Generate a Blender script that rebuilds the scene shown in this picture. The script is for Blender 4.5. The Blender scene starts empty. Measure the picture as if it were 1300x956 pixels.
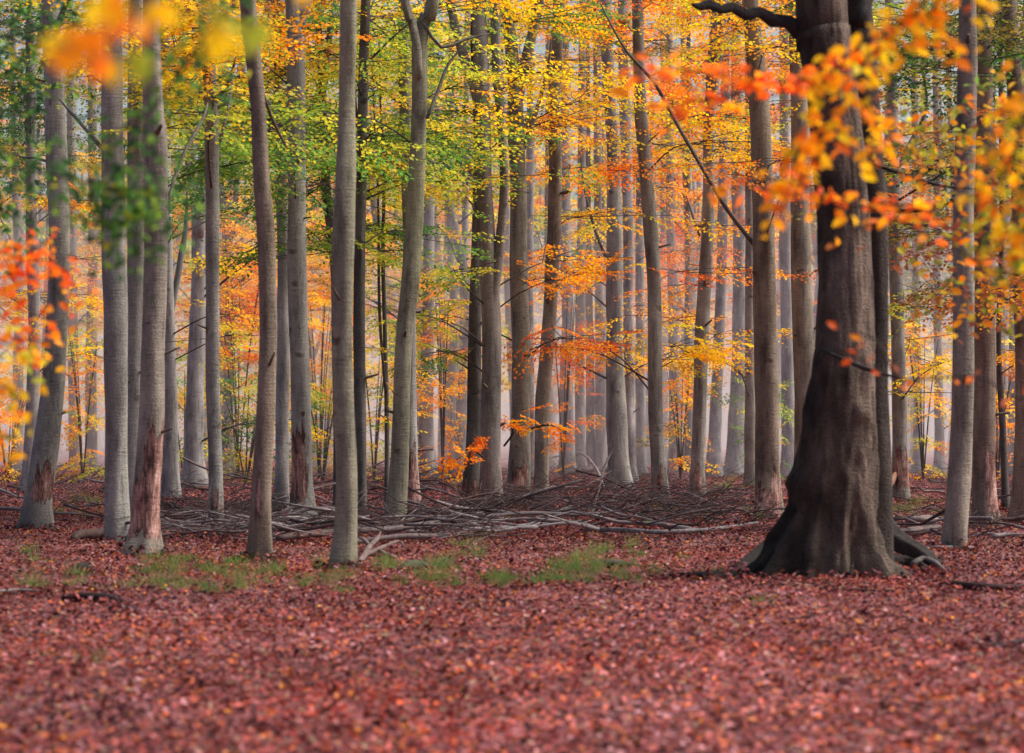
import bpy, math, random
import numpy as np
from mathutils import Vector, noise

# ------------------------------------------------------------------ scene / camera constants
scn = bpy.context.scene
col = scn.collection
FPX, CX, HY, CAMH = 3611.0, 650.0, 545.0, 1.65      # focal length in photo pixels, horizon row, eye height
rng = np.random.default_rng(7)
random.seed(7)

def gz(x, y):
    """height of the forest floor"""
    v = 0.05 * noise.noise(Vector((x * .35, y * .22, 3.1))) + 0.03 * noise.noise(Vector((x * 1.1, y * .7, 9.4)))
    if y > 60: v += 0.10 * noise.noise(Vector((x * .12, y * .06, 1.7))) * min(1, (y - 60) / 30)
    return v

def gdepth(py):                     # depth of the floor seen at photo row py
    return FPX * CAMH / (py - HY)

def at(px, py, Y):
    return Vector(((px - CX) / FPX * Y, Y, CAMH + (HY - py) / FPX * Y))

def ground_at(px, py, lift=0.0):
    Y = gdepth(py); x = (px - CX) / FPX * Y
    return Vector((x, Y, gz(x, Y) + lift))

# ------------------------------------------------------------------ materials
def new_mat(name):
    m = bpy.data.materials.new(name); m.use_nodes = True
    nt = m.node_tree; nt.nodes.clear()
    out = nt.nodes.new('ShaderNodeOutputMaterial')
    return m, nt, out

def N(nt, t, **kw):
    n = nt.nodes.new(t)
    for k, v in kw.items():
        if k in n.inputs: n.inputs[k].default_value = v
        else: setattr(n, k, v)
    return n

def ramp(nt, fac, stops):
    r = nt.nodes.new('ShaderNodeValToRGB')
    el = r.color_ramp.elements
    while len(el) < len(stops): el.new(0.5)
    for e, (p, c) in zip(el, stops):
        e.position = p; e.color = (*c, 1) if len(c) == 3 else c
    nt.links.new(fac, r.inputs[0])
    return r.outputs[0]

def mixc(nt, mode, fac, a, b):
    m = nt.nodes.new('ShaderNodeMix'); m.data_type = 'RGBA'; m.blend_type = mode
    for s, v in ((m.inputs[0], fac), (m.inputs[6], a), (m.inputs[7], b)):
        if hasattr(v, 'is_output'): nt.links.new(v, s)
        elif isinstance(v, (int, float)): s.default_value = v
        else: s.default_value = (*v, 1)
    return m.outputs[2]

def noise_tex(nt, vec, scale, detail=3, rough=.55, mapping=None):
    if mapping:
        mp = nt.nodes.new('ShaderNodeMapping'); mp.inputs['Scale'].default_value = mapping
        nt.links.new(vec, mp.inputs[0]); vec = mp.outputs[0]
    t = nt.nodes.new('ShaderNodeTexNoise')
    t.inputs['Scale'].default_value = scale; t.inputs['Detail'].default_value = detail; t.inputs['Roughness'].default_value = rough
    nt.links.new(vec, t.inputs['Vector'])
    return t.outputs['Fac']

def bark_material(name, bump=.5, rings=1.0, knots=True, contrast=1.0, vs=.12, dist=.03):
    m, nt, out = new_mat(name); L = nt.links.new
    tc = N(nt, 'ShaderNodeTexCoord'); ob = tc.outputs['Object']
    inf = N(nt, 'ShaderNodeObjectInfo')
    off = N(nt, 'ShaderNodeVectorMath', operation='ADD'); L(ob, off.inputs[0])
    sc_ = N(nt, 'ShaderNodeVectorMath', operation='SCALE'); sc_.inputs[0].default_value = (17, 9, 31); L(inf.outputs['Random'], sc_.inputs['Scale'])
    L(sc_.outputs[0], off.inputs[1]); ob = off.outputs[0]
    at_ = N(nt, 'ShaderNodeAttribute', attribute_name='Col')
    c = at_.outputs['Color']
    n1 = noise_tex(nt, ob, 2.0, 6, .68, (1, 1, .5))
    n2 = noise_tex(nt, ob, 11 if vs < .3 else 5, 8 if vs > .3 else 5, .66, (1, 1, vs))
    n3 = noise_tex(nt, ob, 6, 4, .6, (.8, .8, 5.5))
    n4 = noise_tex(nt, ob, 42, 3, .65)
    k = contrast
    c = mixc(nt, 'MULTIPLY', min(1, .9 * k), c, ramp(nt, n1, [(.30, (.38, .36, .36)), (.46, (.88, .87, .86)), (.58, (1.15, 1.13, 1.10)), (.72, (1.6, 1.56, 1.50))]))
    c = mixc(nt, 'MULTIPLY', min(1, .8 * k), c, ramp(nt, n2, [(.3, (.45, .42, .42)), (.46, (.98, .98, .98)), (.7, (1.2, 1.18, 1.16))]))
    c = mixc(nt, 'MULTIPLY', .85 * rings, c, ramp(nt, n3, [(.28, (.30, .28, .28)), (.35, (.92, .92, .92)), (.6, (1, 1, 1)), (.70, (1.22, 1.2, 1.18))]))
    c = mixc(nt, 'MULTIPLY', .65, c, ramp(nt, n4, [(.3, (.6, .6, .6)), (.7, (1.28, 1.28, 1.28))]))
    if knots:
        mp = N(nt, 'ShaderNodeMapping'); mp.inputs['Scale'].default_value = (1.3, 1.3, 2.1)
        nzc = N(nt, 'ShaderNodeTexNoise'); nzc.inputs['Scale'].default_value = 5; nzc.inputs['Detail'].default_value = 3; L(ob, nzc.inputs['Vector'])
        wv = N(nt, 'ShaderNodeVectorMath', operation='SCALE'); wv.inputs['Scale'].default_value = .34; L(nzc.outputs['Color'], wv.inputs[0])
        wa_ = N(nt, 'ShaderNodeVectorMath', operation='ADD'); L(ob, wa_.inputs[0]); L(wv.outputs[0], wa_.inputs[1]); L(wa_.outputs[0], mp.inputs[0])
        v = N(nt, 'ShaderNodeTexVoronoi'); v.inputs['Scale'].default_value = 1.0; L(mp.outputs[0], v.inputs['Vector'])
        c = mixc(nt, 'MULTIPLY', .85, c, ramp(nt, v.outputs['Distance'], [(.03, (.25, .23, .22)), (.10, (.62, .6, .58)), (.16, (1.12, 1.1, 1.08)), (.24, (1, 1, 1))]))
    # torn bark: mask from the mesh, broken up by upright splinters
    sv = noise_tex(nt, ob, 16, 5, .7, (1, 1, .10))
    sm = N(nt, 'ShaderNodeMath', operation='MULTIPLY_ADD'); L(sv, sm.inputs[0]); sm.inputs[1].default_value = 2.3; sm.inputs[2].default_value = -1.18
    ad = N(nt, 'ShaderNodeMath', operation='ADD'); L(sm.outputs[0], ad.inputs[0]); L(at_.outputs['Alpha'], ad.inputs[1])
    has = N(nt, 'ShaderNodeMath', operation='GREATER_THAN'); L(at_.outputs['Alpha'], has.inputs[0]); has.inputs[1].default_value = .04
    edge = N(nt, 'ShaderNodeMath', operation='MULTIPLY'); L(ramp(nt, ad.outputs[0], [(.40, (0, 0, 0)), (.46, (1, 1, 1))]), edge.inputs[0]); L(has.outputs[0], edge.inputs[1])
    sf0 = noise_tex(nt, ob, 30, 4, .7, (1, 1, .12)); sl_ = noise_tex(nt, ob, 3.5, 4, .7, (1, 1, .5))
    sfm = N(nt, 'ShaderNodeMath', operation='MULTIPLY_ADD'); L(sl_, sfm.inputs[0]); sfm.inputs[1].default_value = 1.3; sfm.inputs[2].default_value = -.66
    sfa = N(nt, 'ShaderNodeMath', operation='ADD'); L(sf0, sfa.inputs[0]); L(sfm.outputs[0], sfa.inputs[1]); sf = sfa.outputs[0]
    wood = ramp(nt, sf, [(.30, (.07, .038, .033)), (.44, (.22, .115, .095)), (.58, (.40, .225, .19)), (.75, (.58, .39, .335))])
    wood = mixc(nt, 'MULTIPLY', 1.0, wood, ramp(nt, ad.outputs[0], [(.44, (.16, .13, .12)), (.52, (.85, .82, .8)), (.8, (1.1, 1.1, 1.1))]))
    c = mixc(nt, 'MIX', edge.outputs[0], c, wood)
    b = N(nt, 'ShaderNodeBsdfPrincipled'); b.inputs['Roughness'].default_value = .85
    b.inputs['Specular IOR Level'].default_value = .2
    L(c, b.inputs['Base Color'])
    add = N(nt, 'ShaderNodeMath', operation='MULTIPLY_ADD'); L(n3, add.inputs[0]); add.inputs[1].default_value = rings; L(n2, add.inputs[2])
    add2 = N(nt, 'ShaderNodeMath', operation='ADD'); L(add.outputs[0], add2.inputs[0]); L(n4, add2.inputs[1])
    add3 = N(nt, 'ShaderNodeMath', operation='MULTIPLY_ADD'); L(edge.outputs[0], add3.inputs[0]); add3.inputs[1].default_value = -.7; L(add2.outputs[0], add3.inputs[2])
    bp = N(nt, 'ShaderNodeBump'); bp.inputs['Strength'].default_value = bump; bp.inputs['Distance'].default_value = dist
    L(add3.outputs[0], bp.inputs['Height']); L(bp.outputs[0], b.inputs['Normal'])
    L(b.outputs[0], out.inputs[0])
    return m

def leaf_material(name, trans=.5, gain=1.0):
    m, nt, out = new_mat(name); L = nt.links.new
    a = N(nt, 'ShaderNodeAttribute', attribute_name='Col')
    tc = N(nt, 'ShaderNodeTexCoord')
    n = noise_tex(nt, tc.outputs['Object'], 30, 2)
    c = mixc(nt, 'MULTIPLY', .45, a.outputs['Color'], ramp(nt, n, [(.3, (.6, .55, .5)), (.65, (1.15, 1.15, 1.1))]))
    d = N(nt, 'ShaderNodeBsdfDiffuse'); t = N(nt, 'ShaderNodeBsdfTranslucent')
    g = N(nt, 'ShaderNodeBsdfGlossy'); g.inputs['Roughness'].default_value = .45; g.inputs['Color'].default_value = (.8, .85, .9, 1)
    for sh, k in ((d, gain * (1 - trans)), (t, gain * trans)):
        L(mixc(nt, 'MULTIPLY', 1.0, c, (k, k, k)), sh.inputs[0])
    m1 = N(nt, 'ShaderNodeAddShader')
    L(d.outputs[0], m1.inputs[0]); L(t.outputs[0], m1.inputs[1])
    m2 = N(nt, 'ShaderNodeMixShader'); m2.inputs[0].default_value = .012
    L(m1.outputs[0], m2.inputs[1]); L(g.outputs[0], m2.inputs[2])
    L(m2.outputs[0], out.inputs[0])
    return m

def floor_material():
    m, nt, out = new_mat('leaf strewn soil'); L = nt.links.new
    tc = N(nt, 'ShaderNodeTexCoord'); ob = tc.outputs['Object']
    def voro(scale, rnd=1.0):
        v = N(nt, 'ShaderNodeTexVoronoi'); v.inputs['Scale'].default_value = scale
        L(ob, v.inputs['Vector']); return v
    nz = noise_tex(nt, ob, 18, 2)
    v1 = voro(13); v2 = voro(27)
    sep = N(nt, 'ShaderNodeSeparateColor'); L(v1.outputs['Color'], sep.inputs[0])
    sep2 = N(nt, 'ShaderNodeSeparateColor'); L(v2.outputs['Color'], sep2.inputs[0])
    stops = [(q, tuple(np.array(cc) * (.90, .84, 1.06))) for q, cc in [(0, (.050, .018, .016)), (.25, (.13, .038, .032)), (.5, (.23, .068, .056)), (.75, (.34, .115, .09)), (.92, (.40, .18, .15)), (1, (.45, .20, .07))]]
    c1 = ramp(nt, sep.outputs[0], stops)
    c2 = ramp(nt, sep2.outputs[1], stops)
    c = mixc(nt, 'MIX', ramp(nt, nz, [(.45, (0, 0, 0)), (.55, (1, 1, 1))]), c1, c2)
    big = noise_tex(nt, ob, .35, 5, .6)
    med = noise_tex(nt, ob, 1.6, 4, .6)
    c = mixc(nt, 'MULTIPLY', .8, c, ramp(nt, med, [(.3, (.5, .46, .47)), (.55, (1, 1, 1)), (.75, (1.2, 1.15, 1.15))]))
    soil = mixc(nt, 'MIX', ramp(nt, big, [(.52, (0, 0, 0)), (.68, (1, 1, 1))]), c, mixc(nt, 'MULTIPLY', .8, c, (.55, .6, .5)))
    b = N(nt, 'ShaderNodeBsdfPrincipled'); b.inputs['Roughness'].default_value = .85; b.inputs['Specular IOR Level'].default_value = .2
    L(soil, b.inputs['Base Color'])
    bp = N(nt, 'ShaderNodeBump'); bp.inputs['Strength'].default_value = .9; bp.inputs['Distance'].default_value = .05
    L(sep.outputs[1], bp.inputs['Height']); L(bp.outputs[0], b.inputs['Normal'])
    L(b.outputs[0], out.inputs[0])
    return m

BARK = bark_material('beech bark', .6)
BARKBIG = bark_material('old beech bark', 1.0, rings=.45, knots=False, vs=.55, dist=.07)
STICK = bark_material('dead wood', .5, rings=.4, knots=False)
LEAF = leaf_material('autumn leaf', .55, 1.42)
LITTER = leaf_material('fallen leaf', .12)
GRASS = leaf_material('grass blade', .4)
FLOOR = floor_material()

# ------------------------------------------------------------------ object helpers
def link(o, parent=None):
    col.objects.link(o)
    if parent is not None: o.parent = parent
    return o

def thing(name, label, cat, loc=(0, 0, 0), group=None):
    o = bpy.data.objects.new(name, None); o.empty_display_size = .3
    col.objects.link(o); o.location = loc
    o['label'] = label; o['category'] = cat
    if group: o['group'] = group
    return o

def tag(o, label, cat, group=None):
    o['label'] = label; o['category'] = cat
    if group: o['group'] = group
    return o

class Mesh:
    """collects verts / faces / colours, then becomes ONE mesh object"""
    def __init__(s): s.v = []; s.f = []; s.c = []; s.n = 0
    def add(s, verts, faces, cols):
        verts = np.asarray(verts, float); cols = np.asarray(cols, float)
        if cols.shape[1] == 3: cols = np.c_[cols, np.zeros(len(cols))]
        s.v.append(verts); s.c.append(np.asarray(cols, float))
        if len(faces): s.f.append(np.asarray(faces, int) + s.n)
        s.n += len(verts)
    def build(s, name, mat, parent=None, origin=(0, 0, 0), smooth=True):
        me = bpy.data.meshes.new(name)
        V = np.concatenate(s.v) - np.asarray(origin, float); C = np.concatenate(s.c)
        nf = sum(len(f) for f in s.f); k = [f.shape[1] for f in s.f]
        me.vertices.add(len(V)); me.vertices.foreach_set('co', V.ravel())
        tot = np.concatenate([np.full(len(f), f.shape[1]) for f in s.f]); start = np.concatenate([[0], np.cumsum(tot)[:-1]])
        idx = np.concatenate([f.ravel() for f in s.f])
        me.loops.add(len(idx)); me.loops.foreach_set('vertex_index', idx.astype(np.int32))
        me.polygons.add(nf)
        me.polygons.foreach_set('loop_start', start.astype(np.int32)); me.polygons.foreach_set('loop_total', tot.astype(np.int32))
        me.polygons.foreach_set('use_smooth', np.full(nf, smooth))
        a = me.attributes.new('Col', 'FLOAT_COLOR', 'POINT')
        a.data.foreach_set('color', np.clip(C, 0, 1).ravel())
        me.update(calc_edges=True); me.validate()
        me.materials.append(mat)
        o = bpy.data.objects.new(name, me); link(o, parent)
        return o

def resample(pts, step):
    """smooth (Catmull-Rom) resampling of rows [x,y,z,r]"""
    P = np.asarray(pts, float)
    if len(P) == 2: P = np.array([P[0], (P[0] + P[1]) / 2, P[1]])
    E = np.vstack([2 * P[0] - P[1], P, 2 * P[-1] - P[-2]])
    res = []
    for i in range(1, len(E) - 2):
        a, b, c, d = E[i - 1], E[i], E[i + 1], E[i + 2]
        n = max(2, int(np.linalg.norm((c - b)[:3]) / step))
        for t in np.arange(n) / n:
            q = .5 * (2 * b + (c - a) * t + (2 * a - 5 * b + 4 * c - d) * t * t + (3 * b - 3 * c + d - a) * t ** 3)
            q[3] = b[3] + (c[3] - b[3]) * t
            res.append(q)
    res.append(E[-2])
    return np.array(res)

def tube(path, segs, colour, rough=.06, seed=0.0, rfun=None, cfun=None, caps=True, step=None):
    """tapered lumpy tube along rows [x,y,z,r]"""
    P = resample(path, step) if step else np.asarray(path, float)
    n = len(P); T = np.gradient(P[:, :3], axis=0); T /= np.linalg.norm(T, axis=1)[:, None] + 1e-9
    up = np.array([1.0, 0, 0]) if abs(T[0, 0]) < .9 else np.array([0, 0, 1.0])
    V = np.zeros((n, segs, 3)); C = np.zeros((n, segs, 4)); colour = np.asarray(colour, float)
    ang = np.arange(segs) / segs * 2 * math.pi
    u = up - T[0] * up.dot(T[0]); u /= np.linalg.norm(u)
    for i in range(n):
        u = u - T[i] * u.dot(T[i]); u /= np.linalg.norm(u); w = np.cross(T[i], u)
        for j, a in enumerate(ang):
            r = P[i, 3]
            nn = noise.noise(Vector((math.cos(a) * 1.3 + seed, math.sin(a) * 1.3, P[i, 2] * .9 + P[i, 0] * .9 + seed * 3)))
            rr = r * (1 + rough * 2 * nn)
            if rfun: rr = rfun(rr, a, P[i])
            V[i, j] = P[i, :3] + (u * math.cos(a) + w * math.sin(a)) * rr
            cc = cfun(a, P[i], V[i, j]) if cfun else colour * (1 + .3 * nn)
            C[i, j, :len(cc)] = cc
    F = []
    for i in range(n - 1):
        for j in range(segs):
            k = (j + 1) % segs
            F.append((i * segs + j, i * segs + k, (i + 1) * segs + k, (i + 1) * segs + j))
    V = V.reshape(-1, 3); C = C.reshape(-1, 4)
    if caps:
        V = np.vstack([V, P[0, :3], P[-1, :3]]); C = np.vstack([C, C[0], C[-1]])
        a, b = n * segs, n * segs + 1
        for j in range(segs):
            k = (j + 1) % segs
            F.append((a, k, j, j)); F.append((b, (n - 1) * segs + j, (n - 1) * segs + k, (n - 1) * segs + k))
        F2 = [f for f in F[:-2 * segs]]; tri = [f[:3] for f in F[-2 * segs:]]
        return V, (np.array(F2), np.array(tri)), C
    return V, (np.array(F),), C

def add_tube(m, *a, **k):
    V, Fs, C = tube(*a, **k)
    base = m.n
    m.v.append(V); m.c.append(C)
    for F in Fs: m.f.append(F + base)
    m.n += len(V)

# ------------------------------------------------------------------ leaves
TINT_GAIN = 2.05
PAL = {  # (rgb, weight)
 'darkgreen': [((.035, .10, .03), 4), ((.06, .15, .04), 3), ((.12, .20, .04), 1), ((.02, .06, .025), 3)],
 'green':     [((.10, .26, .04), 4), ((.20, .34, .04), 3), ((.06, .17, .04), 3), ((.45, .42, .04), 1)],
 'yelgreen':  [((.42, .48, .04), 4), ((.66, .56, .04), 4), ((.18, .32, .04), 3), ((.78, .46, .03), 1)],
 'yellow':    [((.90, .62, .012), 5), ((.92, .48, .012), 4), ((.62, .55, .02), 2), ((.90, .36, .012), 2)],
 'orange':    [((.92, .36, .012), 5), ((.90, .26, .012), 4), ((.92, .52, .015), 3), ((.68, .16, .012), 1)],
 'redorange': [((.86, .20, .018), 5), ((.78, .13, .018), 4), ((.90, .33, .015), 3), ((.55, .09, .02), 1)],
 'olive':     [((.26, .25, .04), 4), ((.40, .34, .04), 3), ((.14, .17, .04), 3), ((.60, .36, .04), 2)],
 'rust':      [((.42, .13, .05), 4), ((.30, .09, .05), 3), ((.55, .22, .05), 2)],
 'litter':    [((.25, .062, .050), 5), ((.38, .105, .075), 5), ((.13, .034, .030), 4), ((.46, .22, .19), 3), ((.50, .13, .045), 3), ((.055, .020, .018), 5)],
}
def pick(pal, n, r):
    cs = np.array([c for c, w in PAL[pal]]); w = np.array([w for c, w in PAL[pal]], float)
    return cs[r.choice(len(cs), n, p=w / w.sum())]

def leaf_quads(pos, axis, nrm, ln, wd, fold=.12):
    axis = axis / np.linalg.norm(axis, axis=1)[:, None]
    side = np.cross(nrm, axis); side /= np.linalg.norm(side, axis=1)[:, None] + 1e-9
    nr = np.cross(axis, side)
    ln = ln[:, None]; wd = wd[:, None]
    V = np.stack([pos, pos + axis * ln * .45 + side * wd * .5 + nr * wd * fold, pos + axis * ln, pos + axis * ln * .45 - side * wd * .5 + nr * wd * fold], 1)
    n = len(pos)
    return V.reshape(-1, 3), np.arange(n * 4).reshape(n, 4)

def leaf_fine(pos, axis, nrm, ln, wd, fold=.16):
    """beech leaf outline with a folded midrib: 9 verts, 4 quads"""
    axis = axis / np.linalg.norm(axis, axis=1)[:, None]
    side = np.cross(nrm, axis); side /= np.linalg.norm(side, axis=1)[:, None] + 1e-9
    nr = np.cross(axis, side); ln = ln[:, None]; wd = wd[:, None]
    def P(t, s, h=0): return pos + axis * ln * t + side * wd * s + nr * (wd * (abs(s) * 2 * fold) + ln * h)
    pts = [P(0, 0), P(.22, .34, .02), P(.55, .48, .02), P(.84, .24, -.02), P(1, 0, -.10), P(.84, -.24, -.02), P(.55, -.48, .02), P(.22, -.34, .02), P(.5, 0, .02)]
    V = np.stack(pts, 1); n = len(pos); b = np.arange(n)[:, None] * 9
    q = [(0, 1, 2, 8), (8, 2, 3, 4), (0, 8, 6, 7), (8, 4, 5, 6)]
    F = np.concatenate([b + np.array(x)[None] for x in q])
    return V.reshape(-1, 3), F

def spray_template(r, n=70, L=1.3):
    """one flat, fan-like beech twig: leaf positions, axes, normals (along +x, lying in xy)"""
    pos, ax = [], []
    nside = 7
    twigs = [(np.zeros(3), np.array([1.0, 0, 0]), L)]
    for i in range(nside):
        t = .1 + .8 * i / nside; s = 1 if i % 2 else -1
        a = s * r.uniform(.6, 1.0)
        twigs.append((np.array([L * t, 0, -.06 * t * t]), np.array([math.cos(a), math.sin(a), r.uniform(-.12, .06)]), L * (.62 - .42 * t)))
    tot = sum(t[2] for t in twigs)
    for o, d, l in twigs:
        k = max(3, int(n * l / tot))
        for j in range(k):
            t = (j + .5) / k
            p = o + d * l * t; p[2] -= .10 * t * t * l
            s = 1 if j % 2 else -1
            a = math.atan2(d[1], d[0]) + s * r.uniform(.5, 1.1)
            pos.append(p + r.normal(0, .012, 3)); ax.append((math.cos(a), math.sin(a), r.uniform(-.5, .05)))
    pos = np.array(pos); ax = np.array(ax)
    nr = np.c_[r.normal(0, .38, (len(pos), 2)), np.ones(len(pos))]
    return pos, ax, nr
TEMPL = [spray_template(rng, 64 + 6 * i, 1.15 + .1 * i) for i in range(6)]

def add_spray(m, p, yaw, pitch, scale, pal, leafsize, r, roll=0.0, bright=1.0, keep=1.0, fine=False):
    pos, ax, nr = TEMPL[r.integers(len(TEMPL))]
    if keep < 1:
        s = r.random(len(pos)) < keep; pos, ax, nr = pos[s], ax[s], nr[s]
    cy, sy, cp, sp, cr, sr = math.cos(yaw), math.sin(yaw), math.cos(pitch), math.sin(pitch), math.cos(roll), math.sin(roll)
    Rz = np.array([[cy, -sy, 0], [sy, cy, 0], [0, 0, 1]]); Ry = np.array([[cp, 0, -sp], [0, 1, 0], [sp, 0, cp]]); Rx = np.array([[1, 0, 0], [0, cr, -sr], [0, sr, cr]])
    R = Rz @ Ry @ Rx
    n = len(pos)
    pw = (pos * scale) @ R.T + np.asarray(p); aw = ax @ R.T; nw = nr @ R.T
    ln = leafsize * r.uniform(.75, 1.25, n); wd = ln * r.uniform(.55, .72, n)
    c = pick(pal, n, r)
    main = pick(pal, 1, r)[0]; sel = r.random(n) < .6; c[sel] = main
    c = c * r.uniform(.7, 1.2, (n, 1)) * bright
    V, F = (leaf_fine if fine else leaf_quads)(pw, aw, nw, ln, wd)
    m.add(V, F, np.repeat(c, 9 if fine else 4, axis=0))

# ------------------------------------------------------------------ trees
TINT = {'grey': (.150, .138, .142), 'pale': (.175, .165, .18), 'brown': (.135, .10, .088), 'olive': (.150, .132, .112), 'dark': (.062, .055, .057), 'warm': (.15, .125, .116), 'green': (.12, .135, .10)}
SCAR = np.array((.40, .19, .155)); SCARDARK = np.array((.11, .055, .045)); ALGAE = np.array((.20, .225, .085)); MOSS = np.array((.06, .068, .035))

class Tree:
    pass
TREES = []
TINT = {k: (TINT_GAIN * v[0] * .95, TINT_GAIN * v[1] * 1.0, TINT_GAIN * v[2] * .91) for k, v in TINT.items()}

def lerp_at(P, z):
    return np.array([np.interp(z, P[:, 2], P[:, k]) for k in (0, 1, 2, 3)])

def make_trunk_path(pts, Y, top, taper=.55):
    """photo control points (px,py,width px) -> world rows [x,y,z,r], continued to height top"""
    R = []
    for i, (px, py, w) in enumerate(pts):
        p = at(px, py, Y)
        dy = .25 * noise.noise(Vector((px * .013, py * .004, Y)))* (0 if i == 0 else 1)
        R.append([p.x, p.y + dy, p.z, w / FPX * Y / 2])
    g = gz(R[0][0], Y)
    R[0][2] = g
    R.insert(0, [R[0][0], R[0][1], g - .35, R[0][3] * 1.02])
    a, b = np.array(R[-2]), np.array(R[-1])
    if b[2] < top:
        sl = (b - a) / max(.3, b[2] - a[2]); sl[:2] = np.clip(sl[:2], -.12, .12)
        for t in (.35, .7, 1.0):
            h = (top - b[2]) * t
            R.append([b[0] + sl[0] * h * .6, b[1], b[2] + h, b[3] * (1 - (1 - taper) * t)])
    return np.array(R)

def trunk_mesh(m, R, tint, seed, flare=.35, scars=(), algae=0.0, segs=22, step=.22, moss=.5, lobes=5):
    z0 = R[1, 2] if len(R) > 1 else 0
    tint = np.array(TINT[tint]) if isinstance(tint, str) else np.array(tint)
    ph = seed * 1.7
    def rf(r, a, p):
        h = max(0, p[2] - z0)
        f = math.exp(-h / .36) * flare
        return r * (1 + f * (.55 + .6 * max(0, math.cos(lobes * a + ph)) + .35 * math.sin(2 * a + ph)))
    def cf(a, p, v):
        h = v[2] - z0
        n1 = noise.noise(Vector((v[0] * 1.6 + seed, v[1] * 1.6, v[2] * .45)))
        n2 = noise.noise(Vector((v[0] * 7 + seed, v[1] * 7, v[2] * 1.3)))
        c = tint * (1 + .30 * n1 + .18 * n2)
        # the world angle of this vertex round the axis: 0 = right, -90 = towards the viewer's side
        wa = math.degrees(math.atan2(v[1] - p[1], v[0] - p[0]))
        if algae:
            k = algae * min(1, .25 + max(0, h - .5) / 5) * max(0, min(1, .55 + .9 * n1 + .35 * math.cos(math.radians(wa - 20))))
            c = c * (1 - k) + ALGAE * k
        scar = 0
        for (zl, zh, ac, aw, st) in scars:
            d = abs((wa - ac + 180) % 360 - 180) / (aw * 1.2)
            e = min(1, max(0, (1.25 - d - .5 * n2 - .4 * n1) * 1.6)) * min(1, max(0, (h - zl + .15 * n2) * 5)) * min(1, max(0, (zh - h + .5 * n2 + .3 * n1) * 2))
            scar = max(scar, e * (.62 + .38 * st))
        k = moss * math.exp(-max(0, h) / .22) * (.6 + .8 * n1)
        k = min(1, max(0, k)); c = c * (1 - k) + MOSS * .8 * k
        return (c[0], c[1], c[2], scar)
    add_tube(m, R, segs, tint, rough=.065, seed=seed, rfun=rf, cfun=cf, step=step)

def px_branch(m, pts, Y, tint, seed, segs=8, drift=0.0, rough=.14):
    R = []
    for i, (px, py, w) in enumerate(pts):
        p = at(px, py, Y + drift * i / max(1, len(pts) - 1))
        R.append([p.x, p.y, p.z, max(.006, w / FPX * Y / 2)])
    R[-1][3] *= .35; R[-1][3] = max(.004, R[-1][3])
    add_tube(m, R, segs, np.array(TINT[tint]) if isinstance(tint, str) else tint, rough=rough, seed=seed, step=.2)

def beech(label, pts, tint='grey', Y=None, top=None, flare=.3, scars=(), algae=0.0, stems=(), branches=(), moss=.5, group=None, name='beech_tree', lobes=5, crown_top=True, mat=None, segs=22):
    t = Tree(); i = len(TREES); t.seed = 3.1 * i + 1.3
    px, py, w = pts[0]
    t.Y = Y or gdepth(py); t.px = px
    t.top = top or (9 + CAMH + HY / FPX * t.Y)
    t.R = make_trunk_path(pts, t.Y, t.top)
    for q in t.R[2:]:
        q[0] += .035 * noise.noise(Vector((q[2] * .6, t.seed, 1.0))); q[3] *= 1 + .10 * noise.noise(Vector((q[2] * .8, t.seed, 7.0)))
    base = (t.R[1][0], t.R[1][1], t.R[1][2])
    t.root = thing(name, label, 'tree', base, group); t.base = base
    m = Mesh(); trunk_mesh(m, t.R, tint, t.seed, flare * 1.35 + .06, scars, algae, moss=moss, lobes=lobes, segs=segs)
    m.build('trunk', mat or BARK, t.root, base)
    t.tint = tint; t.algae = algae
    for st in stems:
        m = Mesh(); R = []
        dy = .12 if len(st) and st[0] == 'behind' else 0
        q = st[1:] if dy else st
        for (px, py, w) in q:
            p = at(px, py, t.Y + dy); R.append([p.x, p.y, p.z, w / FPX * t.Y / 2])
        a, b = np.array(R[-2]), np.array(R[-1])
        sl = (b - a) / max(.3, b[2] - a[2]); sl[:2] = np.clip(sl[:2], -.25, .25); h = max(1.5, t.top - 2 - b[2])
        R += [list(b + np.array([sl[0] * h * .5, 0, h * .5, -b[3] * .2])), list(b + np.array([sl[0] * h * .8, 0, h, -b[3] * .5]))]
        trunk_mesh(m, np.array(R), tint, t.seed + 7, 0, (), algae, segs=16, step=.3, moss=0)
        m.build('stem', mat or BARK, t.root, base)
    for br in branches:
        m = Mesh(); drift = br[0] if isinstance(br[0], (int, float)) else .5
        q = br[1:] if isinstance(br[0], (int, float)) else br
        px_branch(m, q, t.Y, 'dark' if tint in ('dark',) else np.array(TINT[tint]) * .55 if isinstance(tint, str) else tint, t.seed, drift=drift)
        m.build('branch', mat or BARK, t.root, base)
    t.crown = Mesh(); t.limbs = []; t.twigs = {}
    TREES.append(t)
    # snapped-off stubs of dead side shoots
    if i < 27:
        rs = np.random.default_rng(900 + i)
        for k in range(rs.integers(1, 4)):
            z = rs.uniform(1.5, CAMH + HY / FPX * t.Y); a = lerp_at(t.R, z); an = rs.uniform(-3.3, .2); l = a[3] + rs.uniform(.05, .3); rr = rs.uniform(.012, .03)
            m = Mesh(); d = np.array([math.cos(an), math.sin(an), rs.uniform(.1, .7)])
            add_tube(m, [list(a[:3] + d * a[3] * .6) + [rr * 1.7], list(a[:3] + d * a[3] * 1.02) + [rr * 1.2], list(a[:3] + d * l) + [rr * .7]], 7, np.array(TINT['brown']) * .6, rough=.2, step=.05, seed=z)
            m.build('branch_stub', BARK, t.root, base)
    return t

B = beech
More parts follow.
